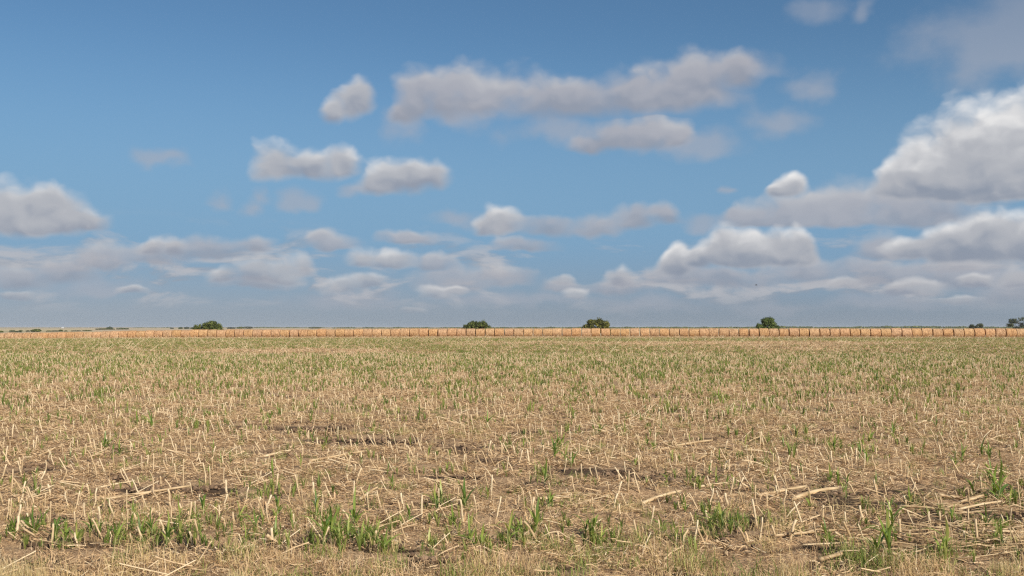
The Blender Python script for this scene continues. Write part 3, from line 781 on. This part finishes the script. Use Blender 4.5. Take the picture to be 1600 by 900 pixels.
FRONT = [(30,836,42),(60,838,66),(92,840,58),(108,845,48),(126,846,52),(150,836,42),(186,846,62),(212,832,40),(226,842,54),(243,838,60),(264,848,64),(287,812,40),
 (322,806,52),(378,812,46),(388,842,40),(405,826,46),(433,838,50),(437,806,48),(498,808,64),(507,852,84),(521,838,76),(533,850,58),(546,846,54),(558,822,80),(566,852,52),
 (578,842,48),(601,862,56),(592,836,44),(640,815,42),(671,850,44),(682,792,54),(691,786,50),(711,820,46),(728,792,64),(736,842,56),(752,852,58),(793,850,72),(742,850,46),
 (806,838,56),(818,840,44),(837,830,60),(856,796,48),(862,790,46),(914,836,58),(924,842,66),(936,846,44),(1034,838,50),(1052,846,54),(1064,842,40),(1112,818,46),(1124,824,56),(1138,826,50),(1150,822,42),
 (1204,820,30),(1292,848,36),(1366,868,70),(1385,868,92),(1391,826,60),(1384,802,38),(1418,788,46),(1462,868,64),(1471,866,72),(1482,812,40),(1535,828,50),(1553,782,84),(1545,776,68),(1571,788,46),(1560,858,54),(1548,848,40),(1196,742,32),(1120,806,30)]
MIDP = [(430,748,36),(472,732,32),(606,742,32),(698,738,30),(728,736,26),(850,758,52),(882,722,40),(892,726,36),(990,728,42),(1042,760,38),(1072,748,30),(1086,758,34),(1118,760,34),(1145,762,34),
 (1293,752,44),(1306,756,40),(1318,760,34),(1232,742,30),(1250,738,30),(1340,718,42),(1352,722,36),(1364,760,30),(1545,740,44),(1560,745,40),(1498,722,46),(1490,728,36),(1530,715,46),(1540,712,36),
 (22,648,30),(35,642,24),(64,668,30),(78,664,24),(46,652,24),(202,642,24),(240,668,44),(217,662,34),(282,632,20),(286,646,22),(354,652,24),(300,664,26),(312,668,24),(350,640,22),(76,692,22),(108,690,26),(92,694,24),(172,700,34),
 (240,700,30),(252,694,30),(222,690,24),(190,712,36),(165,705,36),(180,720,38),(435,644,24),(460,642,22),(412,664,26),(440,650,22),(576,656,26),(582,676,34),(512,698,38),(490,694,30),(560,700,22),(642,694,26),(656,650,30),(650,632,26),
 (700,616,32),(762,672,36),(790,708,22),(895,658,42),(888,650,30),(936,678,36),(928,676,26),(976,680,28),(1037,602,36),(1030,598,28),(990,622,26),(986,618,20),(1092,636,28),(1121,628,34),(1145,654,34),(1156,650,30),(1166,644,26),(1000,660,22),
 (870,706,50),(878,700,36),(866,716,44),(1010,698,28),(1020,704,26),(1162,702,34),(1190,692,26),(808,716,30),(818,700,26),(1080,592,24),(1246,626,30),(1252,652,30),(1290,646,26),(1370,598,26),(1380,602,22),(1400,628,22),(1412,650,30),
 (1345,700,38),(1355,694,34),(1240,702,32),(1300,708,38),(1312,704,30),(1392,684,40),(1460,668,30),(1530,636,24),(1550,606,22),(1472,672,28),(1400,698,30),(1430,660,30),(1570,650,28),(1588,672,30),(1510,655,24),(1330,640,22),
 (12,722,30),(28,800,24),(130,772,30),(146,780,26),(252,640,20),(108,726,26),(60,745,24),(120,700,26),(336,700,24),(380,690,22),(700,570,22),(712,640,24),(770,640,22),(830,640,24),(1200,690,24),(1222,700,26)]
plants = [(x, y, h, 1) for x, y, h in FRONT] + [(x, y, h, 0) for x, y, h in MIDP]
# fill up to 300 with smaller plants of the near field
k = 0
while len(plants) < 300:
    y = 640 + 200 * random.random() ** 1.5; x = U(0, 1600)
    plants.append((x, y, (y - HOR) * U(.07, .15), 0))
front_sorted = sorted([q for q in plants if q[3]], key=lambda q: q[0])
front_rank = {id(q): i + 1 for i, q in enumerate(front_sorted)}
r_ = random.Random(5)
sz = lambda h: 'tall' if h > 62 else ('short' if h < 44 else 'leafy')
PLM = [plant_mesh(s_, .3, 5 + s_ % 3) for s_ in range(12)]
GREEN_XY = []
for q in plants:
    x, y, h, fr = q
    X_p, Y_p = px2ground(x, y); H = h * Y_p / F_PX * .88
    z = gz1(X_p, Y_p); GREEN_XY.append((X_p, Y_p))
    if fr or h > 32:
        sh, lay = plant_layout(r_, H, r_.choice((6, 7, 8, 9, 10)))
        root = obj('sorghum_plant', None, None, (X_p, Y_p, z - .005), (r_.uniform(-.1, .1), r_.uniform(-.15, .15), r_.uniform(0, 6.28)))
        obj('stem', STEMS[r_.randrange(4)], root, (0, 0, 0), (0, 0, r_.uniform(0, 6)), (sh * .8, sh * .8, sh * 1.15) if sh < .12 else (.1, .1, sh * 1.15))
        for zz, yaw, tl, L, li in lay:
            wd = r_.uniform(.85, 1.2)
            obj('leaf', LEAVES[li], root, (0, 0, zz), (0, tl, yaw), (L, L * wd * (.32 / max(.2, L)) ** .4, L))
    else:
        root = obj('sorghum_plant', PLM[r_.randrange(12)], None, (X_p, Y_p, z - .005), (r_.uniform(-.1, .1), r_.uniform(-.15, .15), r_.uniform(0, 6.28)), (H / .3,) * 3)
    if fr: tag(root, '%s green sorghum plant, %s from the %s in the front row by the verge' % ((sz(h), ordinal(front_rank[id(q)]), 'left') if front_rank[id(q)] <= len(front_sorted) // 2 else (sz(h), ordinal(len(front_sorted) - front_rank[id(q)] + 1), 'right')), 'sorghum plant', 'green sorghum plants in the front row')
    else:
        band = 'near' if y > 715 else 'middle'; side = ('left third' if x < 533 else 'centre' if x < 1067 else 'right third')
        tag(root, '%s green sorghum plant growing in the stubble, %s field, %s of the view' % ('bushy' if h > 32 else 'small', band, side), 'sorghum plant', '%s green sorghum plants, %s field, %s' % ('bushy' if h > 32 else 'small', band, side))

# regrowth further off: one mass
def green_density(px, py, X, Y):
    v = .32 + .42 * wob(X * .5, Y * .5, 4.5, 1.0) + .30 * wob(X, Y * .6, 1.7, 3.0)
    band = np.exp(-((py - 562) / 26) ** 2) * .95 + np.exp(-((py - 530) / 4) ** 2) * 1.5 + np.exp(-((py - 541) / 6) ** 2) * .35 + np.exp(-((py - 605) / 40) ** 2) * .25
    tan = np.exp(-((py - 550) / 5) ** 2 - ((px - 480) / 200) ** 2) * 1.8 + np.exp(-((py - 537) / 4) ** 2 - ((px - 1100) / 400) ** 2) * 1.1 + np.exp(-((py - 545) / 6) ** 2 - ((px - 1250) / 300) ** 2) * .8 + np.exp(-((py - 590) / 8) ** 2 - ((px - 200) / 200) ** 2) * .5
    near = -.34 * sst((py - 600) / 60)
    return np.clip(v + band - tan + near, 0.0, 1.4)
def far_plant(seed, n, spread, sc):
    r_ = random.Random(seed); mb = MB()
    for k in range(n):
        cx, cy = r_.uniform(-spread, spread), r_.uniform(-spread, spread); H = sc * r_.uniform(.13, .27)
        for j in range(6):
            an = r_.uniform(0, 6.28); dv = Vector((math.cos(an), math.sin(an), 0)); sd_ = Vector((-dv.y, dv.x, 0)); b = r_.uniform(.3, .8)
            q = Vector((cx, cy, 0)); tn = r_.uniform(.1, .9)
            mb.ribbon([q, q + dv * H * .25 * b + Vector((0, 0, H * .6)), q + dv * H * .7 * b + Vector((0, 0, H * (1.0 - .3 * b)))], sd_, .020 * sc, .004, tn)
    return mb.mesh('regrowth', M_FARGREEN)
FP = [far_plant(s_, 3, .25, 1.0) for s_ in range(10)] 
X, Y = in_wedge(80000, 13, 181)
PX, PY = to_px(X, Y); ok = (Y < row_y(X) - 1.0) & (rng.random(len(X)) < (green_density(PX, PY, X, Y) * 1.15 - .08))
Xs = rng.uniform(-120, 110, 26000); Ys = row_y(Xs) - 1 - np.abs(rng.normal(0, 22, 26000)); X = np.concatenate([X, Xs]); Y = np.concatenate([Y, Ys]); ok = np.concatenate([ok, (Ys > 120) & (rng.random(26000) < .62)])
Xn, Yn = in_wedge(2600, 7.75, 24); kn = rng.random(2600) < .22 + .6 * wob(Xn, Yn, .8, 5.0); Xn, Yn = Xn[kn], Yn[kn]
fr_ = np.array([px2ground(q[0], q[1]) for q in FRONT for _ in range(3)]); fr_ = fr_ + rng.normal(0, 1, fr_.shape) * [.10, .16]
Xn = np.concatenate([Xn, fr_[:, 0]]); Yn = np.concatenate([Yn, fr_[:, 1]])
sn = np.concatenate([np.ones(int(ok.sum())), rng.uniform(.3, .78, len(Xn))])
X, Y = np.concatenate([X[ok], Xn]), np.concatenate([Y[ok], Yn]); ok = np.ones(len(X), bool)
X, Y = X[ok], Y[ok]; n = len(X)
scatter('sorghum_regrowth', FP, np.stack([X, Y, ground_z(X, Y)], 1), np.stack([np.zeros(n), np.zeros(n), rng.uniform(0, 6.28, n)], 1),
        np.ones((n, 3)) * rng.uniform(.6, 1.25, (n, 1)) * (sn * (1 - .5 * sst((Y - 130) / 40)))[:, None], rng.integers(0, len(FP), n), 'low green sorghum shoots spread through the far stubble')

# ------------------------------------------------------------------ grass of the verge
def tuft_mesh(seed, n, H, spread, curl, mat, wd=.0044, lean=.5):
    r_ = random.Random(seed); mb = MB()
    for _ in range(n):
        an = r_.uniform(0, 6.28); rr = spread * math.sqrt(r_.random()); cx, cy = rr * math.cos(an * 3.1), rr * math.sin(an * 3.1)
        dv = Vector((math.cos(an), math.sin(an), 0)); h = H * r_.uniform(.35, 1.15); x = z = 0; a_ = 1.57 - abs(r_.gauss(0, lean)); pts = []
        bd = r_.gauss(0, curl); tw = r_.gauss(0, curl * .5); hd = an
        p_ = Vector((cx, cy, r_.uniform(-.01, .01) ))
        for i in range(5):
            pts.append(p_.copy()); p_ = p_ + (Vector((math.cos(hd), math.sin(hd), 0)) * math.cos(a_) + Vector((0, 0, math.sin(a_)))) * (h / 4)
            a_ -= bd * .45; hd += tw
            if p_.z < .004: p_.z = .004 + r_.random() * .01
        mb.ribbon(pts, Vector((-dv.y, dv.x, r_.uniform(-.4, .4))).normalized(), wd, wd * .3, min(1, max(0, r_.gauss(.55, .22))))
    return mb.mesh('grass_tuft', mat)
T_DRY = [tuft_mesh(s_, 40, .19, .14, 1.9, M_DRYGRASS, .0042, .75) for s_ in range(8)]
T_MAT = [tuft_mesh(40 + s_, 46, .19, .18, 2.6, M_STRAW, .0042, 1.1) for s_ in range(6)]
T_GRN = [tuft_mesh(80 + s_, 30, .16, .11, 1.3, M_GRASSGREEN, .0060) for s_ in range(5)]
N = 5200
X = rng.uniform(-7, 7, N); Y = rng.uniform(4.6, 9.6, N)
edge = 8.05 + .38 * wob(X, Y, .8, 2.0) + .2 * wob(X, Y, .3, 4.0)
pr = (np.clip((edge - Y) / .8, 0, 1) * .50 + .10) * (1 + .55 * wob(X, Y, .35, 6.0))
kp = rng.random(N) < pr * (1 - .6 * damp(X, Y)); X, Y = X[kp], Y[kp]; n = len(X)
idx = np.where(rng.random(n) < .5 + .4 * wob(X, Y, .5, 7.0), rng.integers(0, 8, n), rng.integers(8, 14, n))
pxg, pyg = to_px(X, Y)
grn = (np.exp(-((pxg - 925) / 80) ** 2 - ((pyg - 868) / 28) ** 2) * .8 + np.exp(-((pxg - 1170) / 60) ** 2 - ((pyg - 880) / 25) ** 2) * .5 + np.exp(-((pxg - 1330) / 60) ** 2 - ((pyg - 870) / 22) ** 2) * .5 + .16 + .12 * wob(X, Y, .6, 1.5))
idx = np.where(rng.random(n) < grn, rng.integers(14, 19, n), idx)
scatter('verge_grass', T_DRY + T_MAT + T_GRN, np.stack([X, Y, ground_z(X, Y)], 1), np.stack([np.zeros(n), np.zeros(n), rng.uniform(0, 6.28, n)], 1),
        np.ones((n, 3)) * rng.uniform(.6, 1.25, (n, 1)), idx, 'tangled dry grass of the verge in front of the field')
# weeds: dry fine grass here and there among the stubble
X, Y = in_wedge(15000, 8, 40); kp = (rng.random(len(X)) < (.40 + .40 * wob(X, Y, 1.1, 8.0)) * (1.4 - sst((Y - 8) / 14) * .6)) & (damp(X, Y) < .25); X, Y = X[kp], Y[kp]; n = len(X)
idx = np.where(rng.random(n) < .46 + .35 * wob(X, Y, 2.0, 11.0), rng.integers(14, 19, n), rng.integers(0, 14, n))
scatter('dry_weeds', T_DRY + T_MAT + T_GRN, np.stack([X, Y, ground_z(X, Y)], 1), np.stack([np.zeros(n), np.zeros(n), rng.uniform(0, 6.28, n)], 1),
        np.ones((n, 3)) * rng.uniform(.4, .9, (n, 1)), idx, 'thin dry grass among the stubble')
# the bright clump in the bottom left corner, and its smaller neighbours
M_CLUMP = mat_ramp('pale_grass', [(0, (.42,.31,.14)), (.5, (.68,.53,.26)), (1, (.80,.69,.42))], .55, .3, .25, .2)
for (x, y, hh, sp, nb, lb) in [(20, 905, .17, .16, 520, 'large clump of straw-yellow grass in the bottom left corner'), (60, 900, .13, .09, 220, 'small clump of straw-yellow grass just right of the large corner clump'),
        (372, 905, .13, .09, 200, 'clump of yellow dry grass at the bottom edge, left of centre'), (1560, 890, .12, .10, 240, 'clump of pale dry grass at the bottom edge, far right'), (1230, 898, .11, .09, 200, 'clump of pale dry grass at the bottom edge, right of centre')]:
    xg, yg = px2ground(x, y)
    tag(obj('grass_clump', tuft_mesh(int(x), nb, hh, sp, .45, M_CLUMP, .003), None, (xg, yg, gz1(xg, yg))), lb, 'grass clump', 'dry grass clumps on the verge')

# ------------------------------------------------------------------ bushes and trees
def shrub(name, px, base_d, wpx, top_y, label, cat, mat, seed, shape, gap=0.0, group=None, leaf=.22, dens=1.0):
    """px = photo x of the centre, base_d = distance; width and top from the photograph"""
    r_ = random.Random(seed); X = (px - 800) / F_PX * base_d; z0 = float(ground_z(X, base_d, False))
    Wd = wpx * base_d / F_PX; Ht = (HOR - top_y) * base_d / F_PX + EYE - z0
    root = obj(name, None, None, (X, base_d, z0)); tag(root, label, cat, group)
    tr = MB(); cr = MB(); clumps = []
    trunk_h = Ht * .22
    nl = 7
    for k in range(nl):
        an = k / nl * 6.28 + r_.uniform(-.3, .3); rr = Wd * .5 * r_.uniform(.35, .8)
        tip = Vector((math.cos(an) * rr, math.sin(an) * rr * .7, Ht * r_.uniform(.45, .8)))
        b0 = Vector((r_.uniform(-.1, .1), r_.uniform(-.1, .1), trunk_h * r_.uniform(.2, 1)))
        tr.tube([b0, b0.lerp(tip, .5) + Vector((0, 0, Ht * .08)), tip], [.09, .055, .02], 6, .5)
    tr.tube([(0, 0, -.2), (.05, 0, trunk_h * .5), (0, .05, trunk_h * 1.1)], [.22, .17, .12], 8, .4)
    for (cx, cz, rx, rz) in shape:                      # shape in fractions of width / height
        for _ in range(int(34 * dens * max(1, rx * 6))):
            a1, a2 = r_.uniform(0, 6.28), r_.uniform(-1, 1); q = r_.uniform(.35, 1) ** .5
            clumps.append((Vector(((cx + math.cos(a1) * rx * q * math.sqrt(1 - a2 * a2)) * Wd, math.sin(a1) * rx * Wd * q * math.sqrt(1 - a2 * a2) * .8, (cz + a2 * rz * q) * Ht)), r_.uniform(.28, .55) * min(1.0, Ht / 3)))
    for c_, rad in clumps:
        if c_.z < .15: c_.z = .15 + r_.random() * .2
        tn = r_.uniform(.1, .75)
        for _ in range(int(46 * (1 - gap))):
            v = Vector((r_.gauss(0, 1), r_.gauss(0, 1), r_.gauss(0, .8))).normalized() * rad * r_.uniform(.35, 1.1)
            nrm = (v.normalized() + Vector((r_.uniform(-.6, .6), r_.uniform(-.6, .6), r_.uniform(-.2, .8)))).normalized()
            sd_ = nrm.orthogonal().normalized(); dv = nrm.cross(sd_); L = leaf * r_.uniform(.6, 1.3); q = c_ + v
            if q.z < 0.02: continue
            cr.add([q - dv * L * .55, q + sd_ * L * .38, q + dv * L * .55, q - sd_ * L * .38], [(0, 1, 2, 3)], max(0, min(1, tn + r_.uniform(-.25, .25))))
    obj('trunk', tr.mesh('trunk', M_BARK), root); obj('crown', cr.mesh('crown', mat), root)
    return root
dome = [(0, .45, .38, .38), (-.28, .32, .2, .26), (.27, .36, .2, .28), (.1, .68, .22, .22), (-.12, .62, .18, .2)]
b1 = [(-.42, .42, .09, .26), (-.18, .5, .2, .32), (.05, .58, .24, .34), (.16, .76, .13, .18), (.32, .46, .14, .32), (.43, .3, .07, .2), (-.3, .2, .2, .15), (.15, .25, .3, .2)]
b2 = [(0, .5, .28, .38), (-.24, .44, .2, .3), (.25, .42, .18, .32), (.14, .72, .14, .2), (-.08, .7, .2, .2), (-.40, .30, .1, .16), (.42, .28, .08, .16)]
b3 = [(-.05, .5, .26, .38), (-.3, .38, .14, .26), (.25, .42, .2, .32), (-.18, .74, .12, .18), (.1, .78, .18, .16), (.42, .2, .09, .14), (.3, .66, .12, .14)]
b4 = [(0, .45, .3, .34), (.05, .74, .2, .2), (-.28, .34, .16, .22), (.3, .36, .16, .22), (-.12, .78, .14, .14), (-.4, .5, .07, .1), (.18, .62, .16, .16)]
M_YG = mat_ramp('yellow_green_leaf', [(0, (.05,.055,.016)), (.5, (.14,.145,.032)), (1, (.34,.32,.07))], .5, .3, .25, .1)
M_MG = mat_ramp('fresh_leaf', [(0, (.035,.06,.016)), (.5, (.11,.155,.038)), (1, (.25,.32,.08))], .5, .3, .25, .1)
shrub('bush', 326, 222, 46, 501.0, 'wide olive-green bush with a brighter left side, leftmost bush behind the bales', 'bush', M_BUSH, 1, b1)
shrub('bush', 746.5, 215, 53, 500.3, 'low wide dark green bush behind the bales left of centre', 'bush', M_BUSH, 2, b2)
shrub('bush', 931, 210, 47, 497.3, 'rounded bush with yellow-green top behind the bales right of centre', 'bush', M_YG, 3, b3)
shrub('tree', 1200, 208, 36, 495.7, 'small round bright green tree behind the bales at right', 'tree', M_MG, 4, b4)
shrub('bush', 1526, 330, 28, 503.2, 'thin grey-green bush far behind the bales near the right edge', 'bush', M_BUSH2, 5, [(-.3, .6, .14, .16), (.1, .55, .22, .25), (0, .25, .45, .16), (.2, .72, .12, .12)], .35, leaf=.2)
shrub('tree', 1604, 300, 62, 492.6, 'spreading grey-green tree cut off by the right edge of the view', 'tree', M_BUSH2, 6, [(-.34, .68, .12, .12), (-.42, .48, .08, .08), (-.02, .66, .24, .26), (.28, .5, .2, .3), (-.1, .28, .26, .2), (-.22, .18, .2, .1)], .2, leaf=.2)
# far bushes on the pale fields to the left
FARB = [(2,545,8,516.6,'tiny dark bush at the very left edge on the far pale field'),(25,560,22,517.2,'low dark far bush just right of the left edge'),(33,700,7,515.9,'tiny round far bush above the low dark one at left'),
 (20,800,9,515.8,'faint tiny far bush above the low dark one, nearest the left edge'),(44,640,7,516.0,'tiny pale green far bush between two larger ones at left'),(57,600,18,513.4,'largest far bush on the pale field at left, purplish-brown top'),
 (77,640,9,516.4,'small far bush at the left end of a low hedge'),(88,640,18,516.2,'low far hedge bush left of the brown-topped one'),(95.5,650,8,514.9,'brown-topped far bush under the white farm building'),
 (103.5,640,5,516.3,'single tiny far bush right of the white farm building'),(120,660,18,516.2,'low olive far bush in the left hedge line'),(137,690,16,515.7,'low far bush at the right end of the left hedge line')]
for i, (px, dd, wp, ty, lb) in enumerate(FARB):
    shrub('bush', px, dd, wp, ty, lb, 'bush', M_BUSH2 if i % 3 == 1 else M_BUSH, 20 + i, [(0, .45, .36, .38), (-.25, .35, .22, .25), (.2, .4, .24, .32)], .3, 'small far bushes on the pale fields at left', leaf=.5)
FART = [(165,1000,34,513.2,'dark far tree clump left of the tallest far tree'),(172,1080,11,510.4,'tallest of the far trees on the left horizon'),(192,1050,22,512.6,'wide far tree clump right of the tallest far tree'),
 (269,1300,6,511.9,'tiny far tree left of the row near the left bush'),(282.5,1250,7,511.0,'small far tree, first of a short row left of the left bush'),(292,1250,9,510.8,'far tree in the middle of a short row left of the left bush'),
 (302,1250,10,511.2,'far tree touching the left bush'),(362,1350,16,511.0,'far tree clump right of the left bush'),(376,1350,12,510.4,'taller far tree in a clump right of the left bush'),(389,1350,14,509.9,'tallest far tree right of the left bush'),
 (492,1500,22,510.6,'dark far tree clump on the horizon between the two left bushes'),(574,1700,9,511.1,'tiny far tree on the horizon left of the low dark bush')]
for i, (px, dd, wp, ty, lb) in enumerate(FART):
    shrub('tree', px, dd, wp, ty, lb, 'tree', M_BUSH2 if i % 2 else M_BUSH, 50 + i, [(0, .5, .34, .4), (-.25, .4, .22, .3), (.22, .45, .22, .32)], .35, 'far trees on the horizon', leaf=.95)

# the far-off belt of trees along the horizon: one mass
prof = [(0,512.3),(60,512.2),(150,512.0),(200,512.0),(230,511.7),(280,511.8),(330,511.7),(400,510.9),(440,511.2),(480,511.4),(520,511.6),(600,511.7),(700,511.6),(800,511.3),(900,511.2),(980,511.1),
        (1000,510.9),(1080,511.1),(1150,511.0),(1235,509.9),(1260,510.6),(1300,511.0),(1370,510.2),(1385,509.7),(1410,510.3),(1430,509.7),(1470,510.2),(1520,510.5),(1560,510.6),(1600,510.2)]
px_, py_ = zip(*prof)
mb = MB(); r_ = random.Random(3)
for k in range(9000):
    x = r_.uniform(-120, 1720); D = r_.uniform(1500, 2100) if x > 520 else r_.uniform(2300, 2900) if x > 200 else r_.uniform(3300, 3900)
    ty = np.interp(x, px_, py_) + .45 * math.sin(x * .21) * math.sin(x * .053) + r_.uniform(-.25, .45)
    X = (x - 800) / F_PX * D; z0 = float(ground_z(X, D, False)); zt = EYE + (HOR - ty) * D / F_PX
    if zt < z0 + .6: zt = z0 + .6
    for _ in range(3):
        z = z0 + (zt - z0) * r_.random(); c_ = Vector((X + r_.uniform(-2, 2), D + r_.uniform(-3, 3), z)); s2 = r_.uniform(.5, 1.2) * min(1.6, .4 + (zt - z0) * .3)
        n_ = Vector((r_.gauss(0, 1), r_.gauss(0, 1) - .7, r_.gauss(0, 1))).normalized(); a_ = n_.orthogonal().normalized(); b_ = n_.cross(a_)
        mb.add([c_ - a_ * s2, c_ + b_ * s2 * .7, c_ + a_ * s2, c_ - b_ * s2 * .7], [(0, 1, 2, 3)], r_.uniform(.1, .7))
tag(obj('far_tree_belt', mb.mesh('far_tree_belt', M_BUSH)), 'thin dark belt of trees along the whole horizon', None, None, 'stuff')

# ------------------------------------------------------------------ farm building, mast and bird
M_WHITE = flat_mat('white_paint', (.78, .79, .76)); M_ROOF = flat_mat('sheet_roof', (.62, .64, .63)); M_GREY = flat_mat('steel', (.30, .31, .32))
def box(mb, x0, x1, y0, y1, z0, z1, t=.5):
    mb.add([(x0,y0,z0),(x1,y0,z0),(x1,y1,z0),(x0,y1,z0),(x0,y0,z1),(x1,y0,z1),(x1,y1,z1),(x0,y1,z1)], [(0,3,2,1),(4,5,6,7),(0,1,5,4),(1,2,6,5),(2,3,7,6),(3,0,4,7)], t)
D = 2200; X = (98 - 800) / F_PX * D; z0 = EYE + (HOR - 513.2) * D / F_PX
z0 = min(z0, float(ground_z(X, D, False)))
bld = obj('farm_building', None, None, (X, D, z0)); tag(bld, 'tiny white farm building far off on the left horizon', 'farm building')
m1 = MB(); box(m1, -1.9, 1.9, 0, 3.5, 0, 2.4); obj('wall', m1.mesh('wall', M_WHITE), bld)
m1 = MB(); m1.add([(-2.1,-.2,2.4),(2.1,-.2,2.4),(2.1,3.7,2.4),(-2.1,3.7,2.4),(-2.1,1.75,3.3),(2.1,1.75,3.3)], [(0,1,5,4),(2,3,4,5),(0,4,3),(1,2,5),(0,3,2,1)], .5); obj('roof', m1.mesh('roof', M_ROOF), bld)
m1 = MB(); box(m1, -.6, .6, -.05, .02, 0, 1.9); obj('door', m1.mesh('door', M_GREY), bld)
X2 = (98.8 - 800) / F_PX * D
m1 = MB(); zt = (HOR - 506) * D / F_PX + EYE - z0
m1.tube([(0, 0, 0), (0, 0, zt * .6), (0, 0, zt)], [.30, .22, .10], 4, .5)
for k in range(4): m1.tube([(-1.2 * (1 - k / 4), 0, 0), (0, 0, zt * (.3 + .1 * k))], .03, 3, .5)
tag(obj('radio_mast', m1.mesh('radio_mast', M_GREY), None, (X2, D + 8, z0)), 'thin grey mast rising beside the tiny white farm building', 'mast')

M_BIRD = flat_mat('dark_feathers', (.05, .05, .055))
D = 90; X = (1181.5 - 800) / F_PX * D; Z = EYE + (HOR - 445.3) * D / F_PX
m1 = MB(); m1.tube([(-.10,0,0),(-.07,0,.005),(0,0,0),(.08,0,-.005),(.14,0,-.005)], [.006,.020,.027,.016,.008], 8, .5)
m1.add([(.12,-.022,0),(.12,.022,0),(.20,.03,0),(.20,-.03,0),(.12,0,-.006),(.20,0,-.006)], [(0,1,2,3),(4,0,3,5),(1,4,5,2)], .5)
for sgn in (-1, 1):
    vs = [(-.05,sgn*.02,.005),(.05,sgn*.02,.0),(-.03,sgn*.12,.05),(.05,sgn*.12,.045),(.01,sgn*.20,.04),(.05,sgn*.21,.035),(.06,sgn*.28,.015),
          (-.05,sgn*.02,.013),(.05,sgn*.02,.004),(-.03,sgn*.12,.056),(.05,sgn*.12,.048),(.01,sgn*.20,.045),(.05,sgn*.21,.038),(.06,sgn*.28,.018)]
    fs = [(0,1,3,2),(2,3,5,4),(4,5,6),(7,9,10,8),(9,11,12,10),(11,13,12),(0,2,9,7),(2,4,11,9),(4,6,13,11),(1,8,10,3),(3,10,12,5),(5,12,13,6)]
    m1.add(vs, fs, .5)
o = obj('bird', m1.mesh('bird', M_BIRD, True), None, (X, D, Z), (.35, .6, -.5), (.75, .75, .75)); tag(o, 'tiny dark bird flying in the grey sky right of centre', 'bird')

# ------------------------------------------------------------------ air: one closed box of thin even haze
mb = MB(); box(mb, -11000, 11000, -11500, 13500, -8, 12)
M_HAZE = bpy.data.materials.new('haze'); M_HAZE.use_nodes = True
t = NT(M_HAZE.node_tree); t.n.remove(t.n['Principled BSDF'])
pv = t.new('ShaderNodeVolumePrincipled'); pv.inputs['Color'].default_value = (.80, .86, .95, 1); pv.inputs['Density'].default_value = .00010; pv.inputs['Anisotropy'].default_value = 0.0
t.l.new(pv.outputs[0], t.n['Material Output'].inputs['Volume'])
tag(obj('haze', mb.mesh('haze', M_HAZE)), kind='stuff')
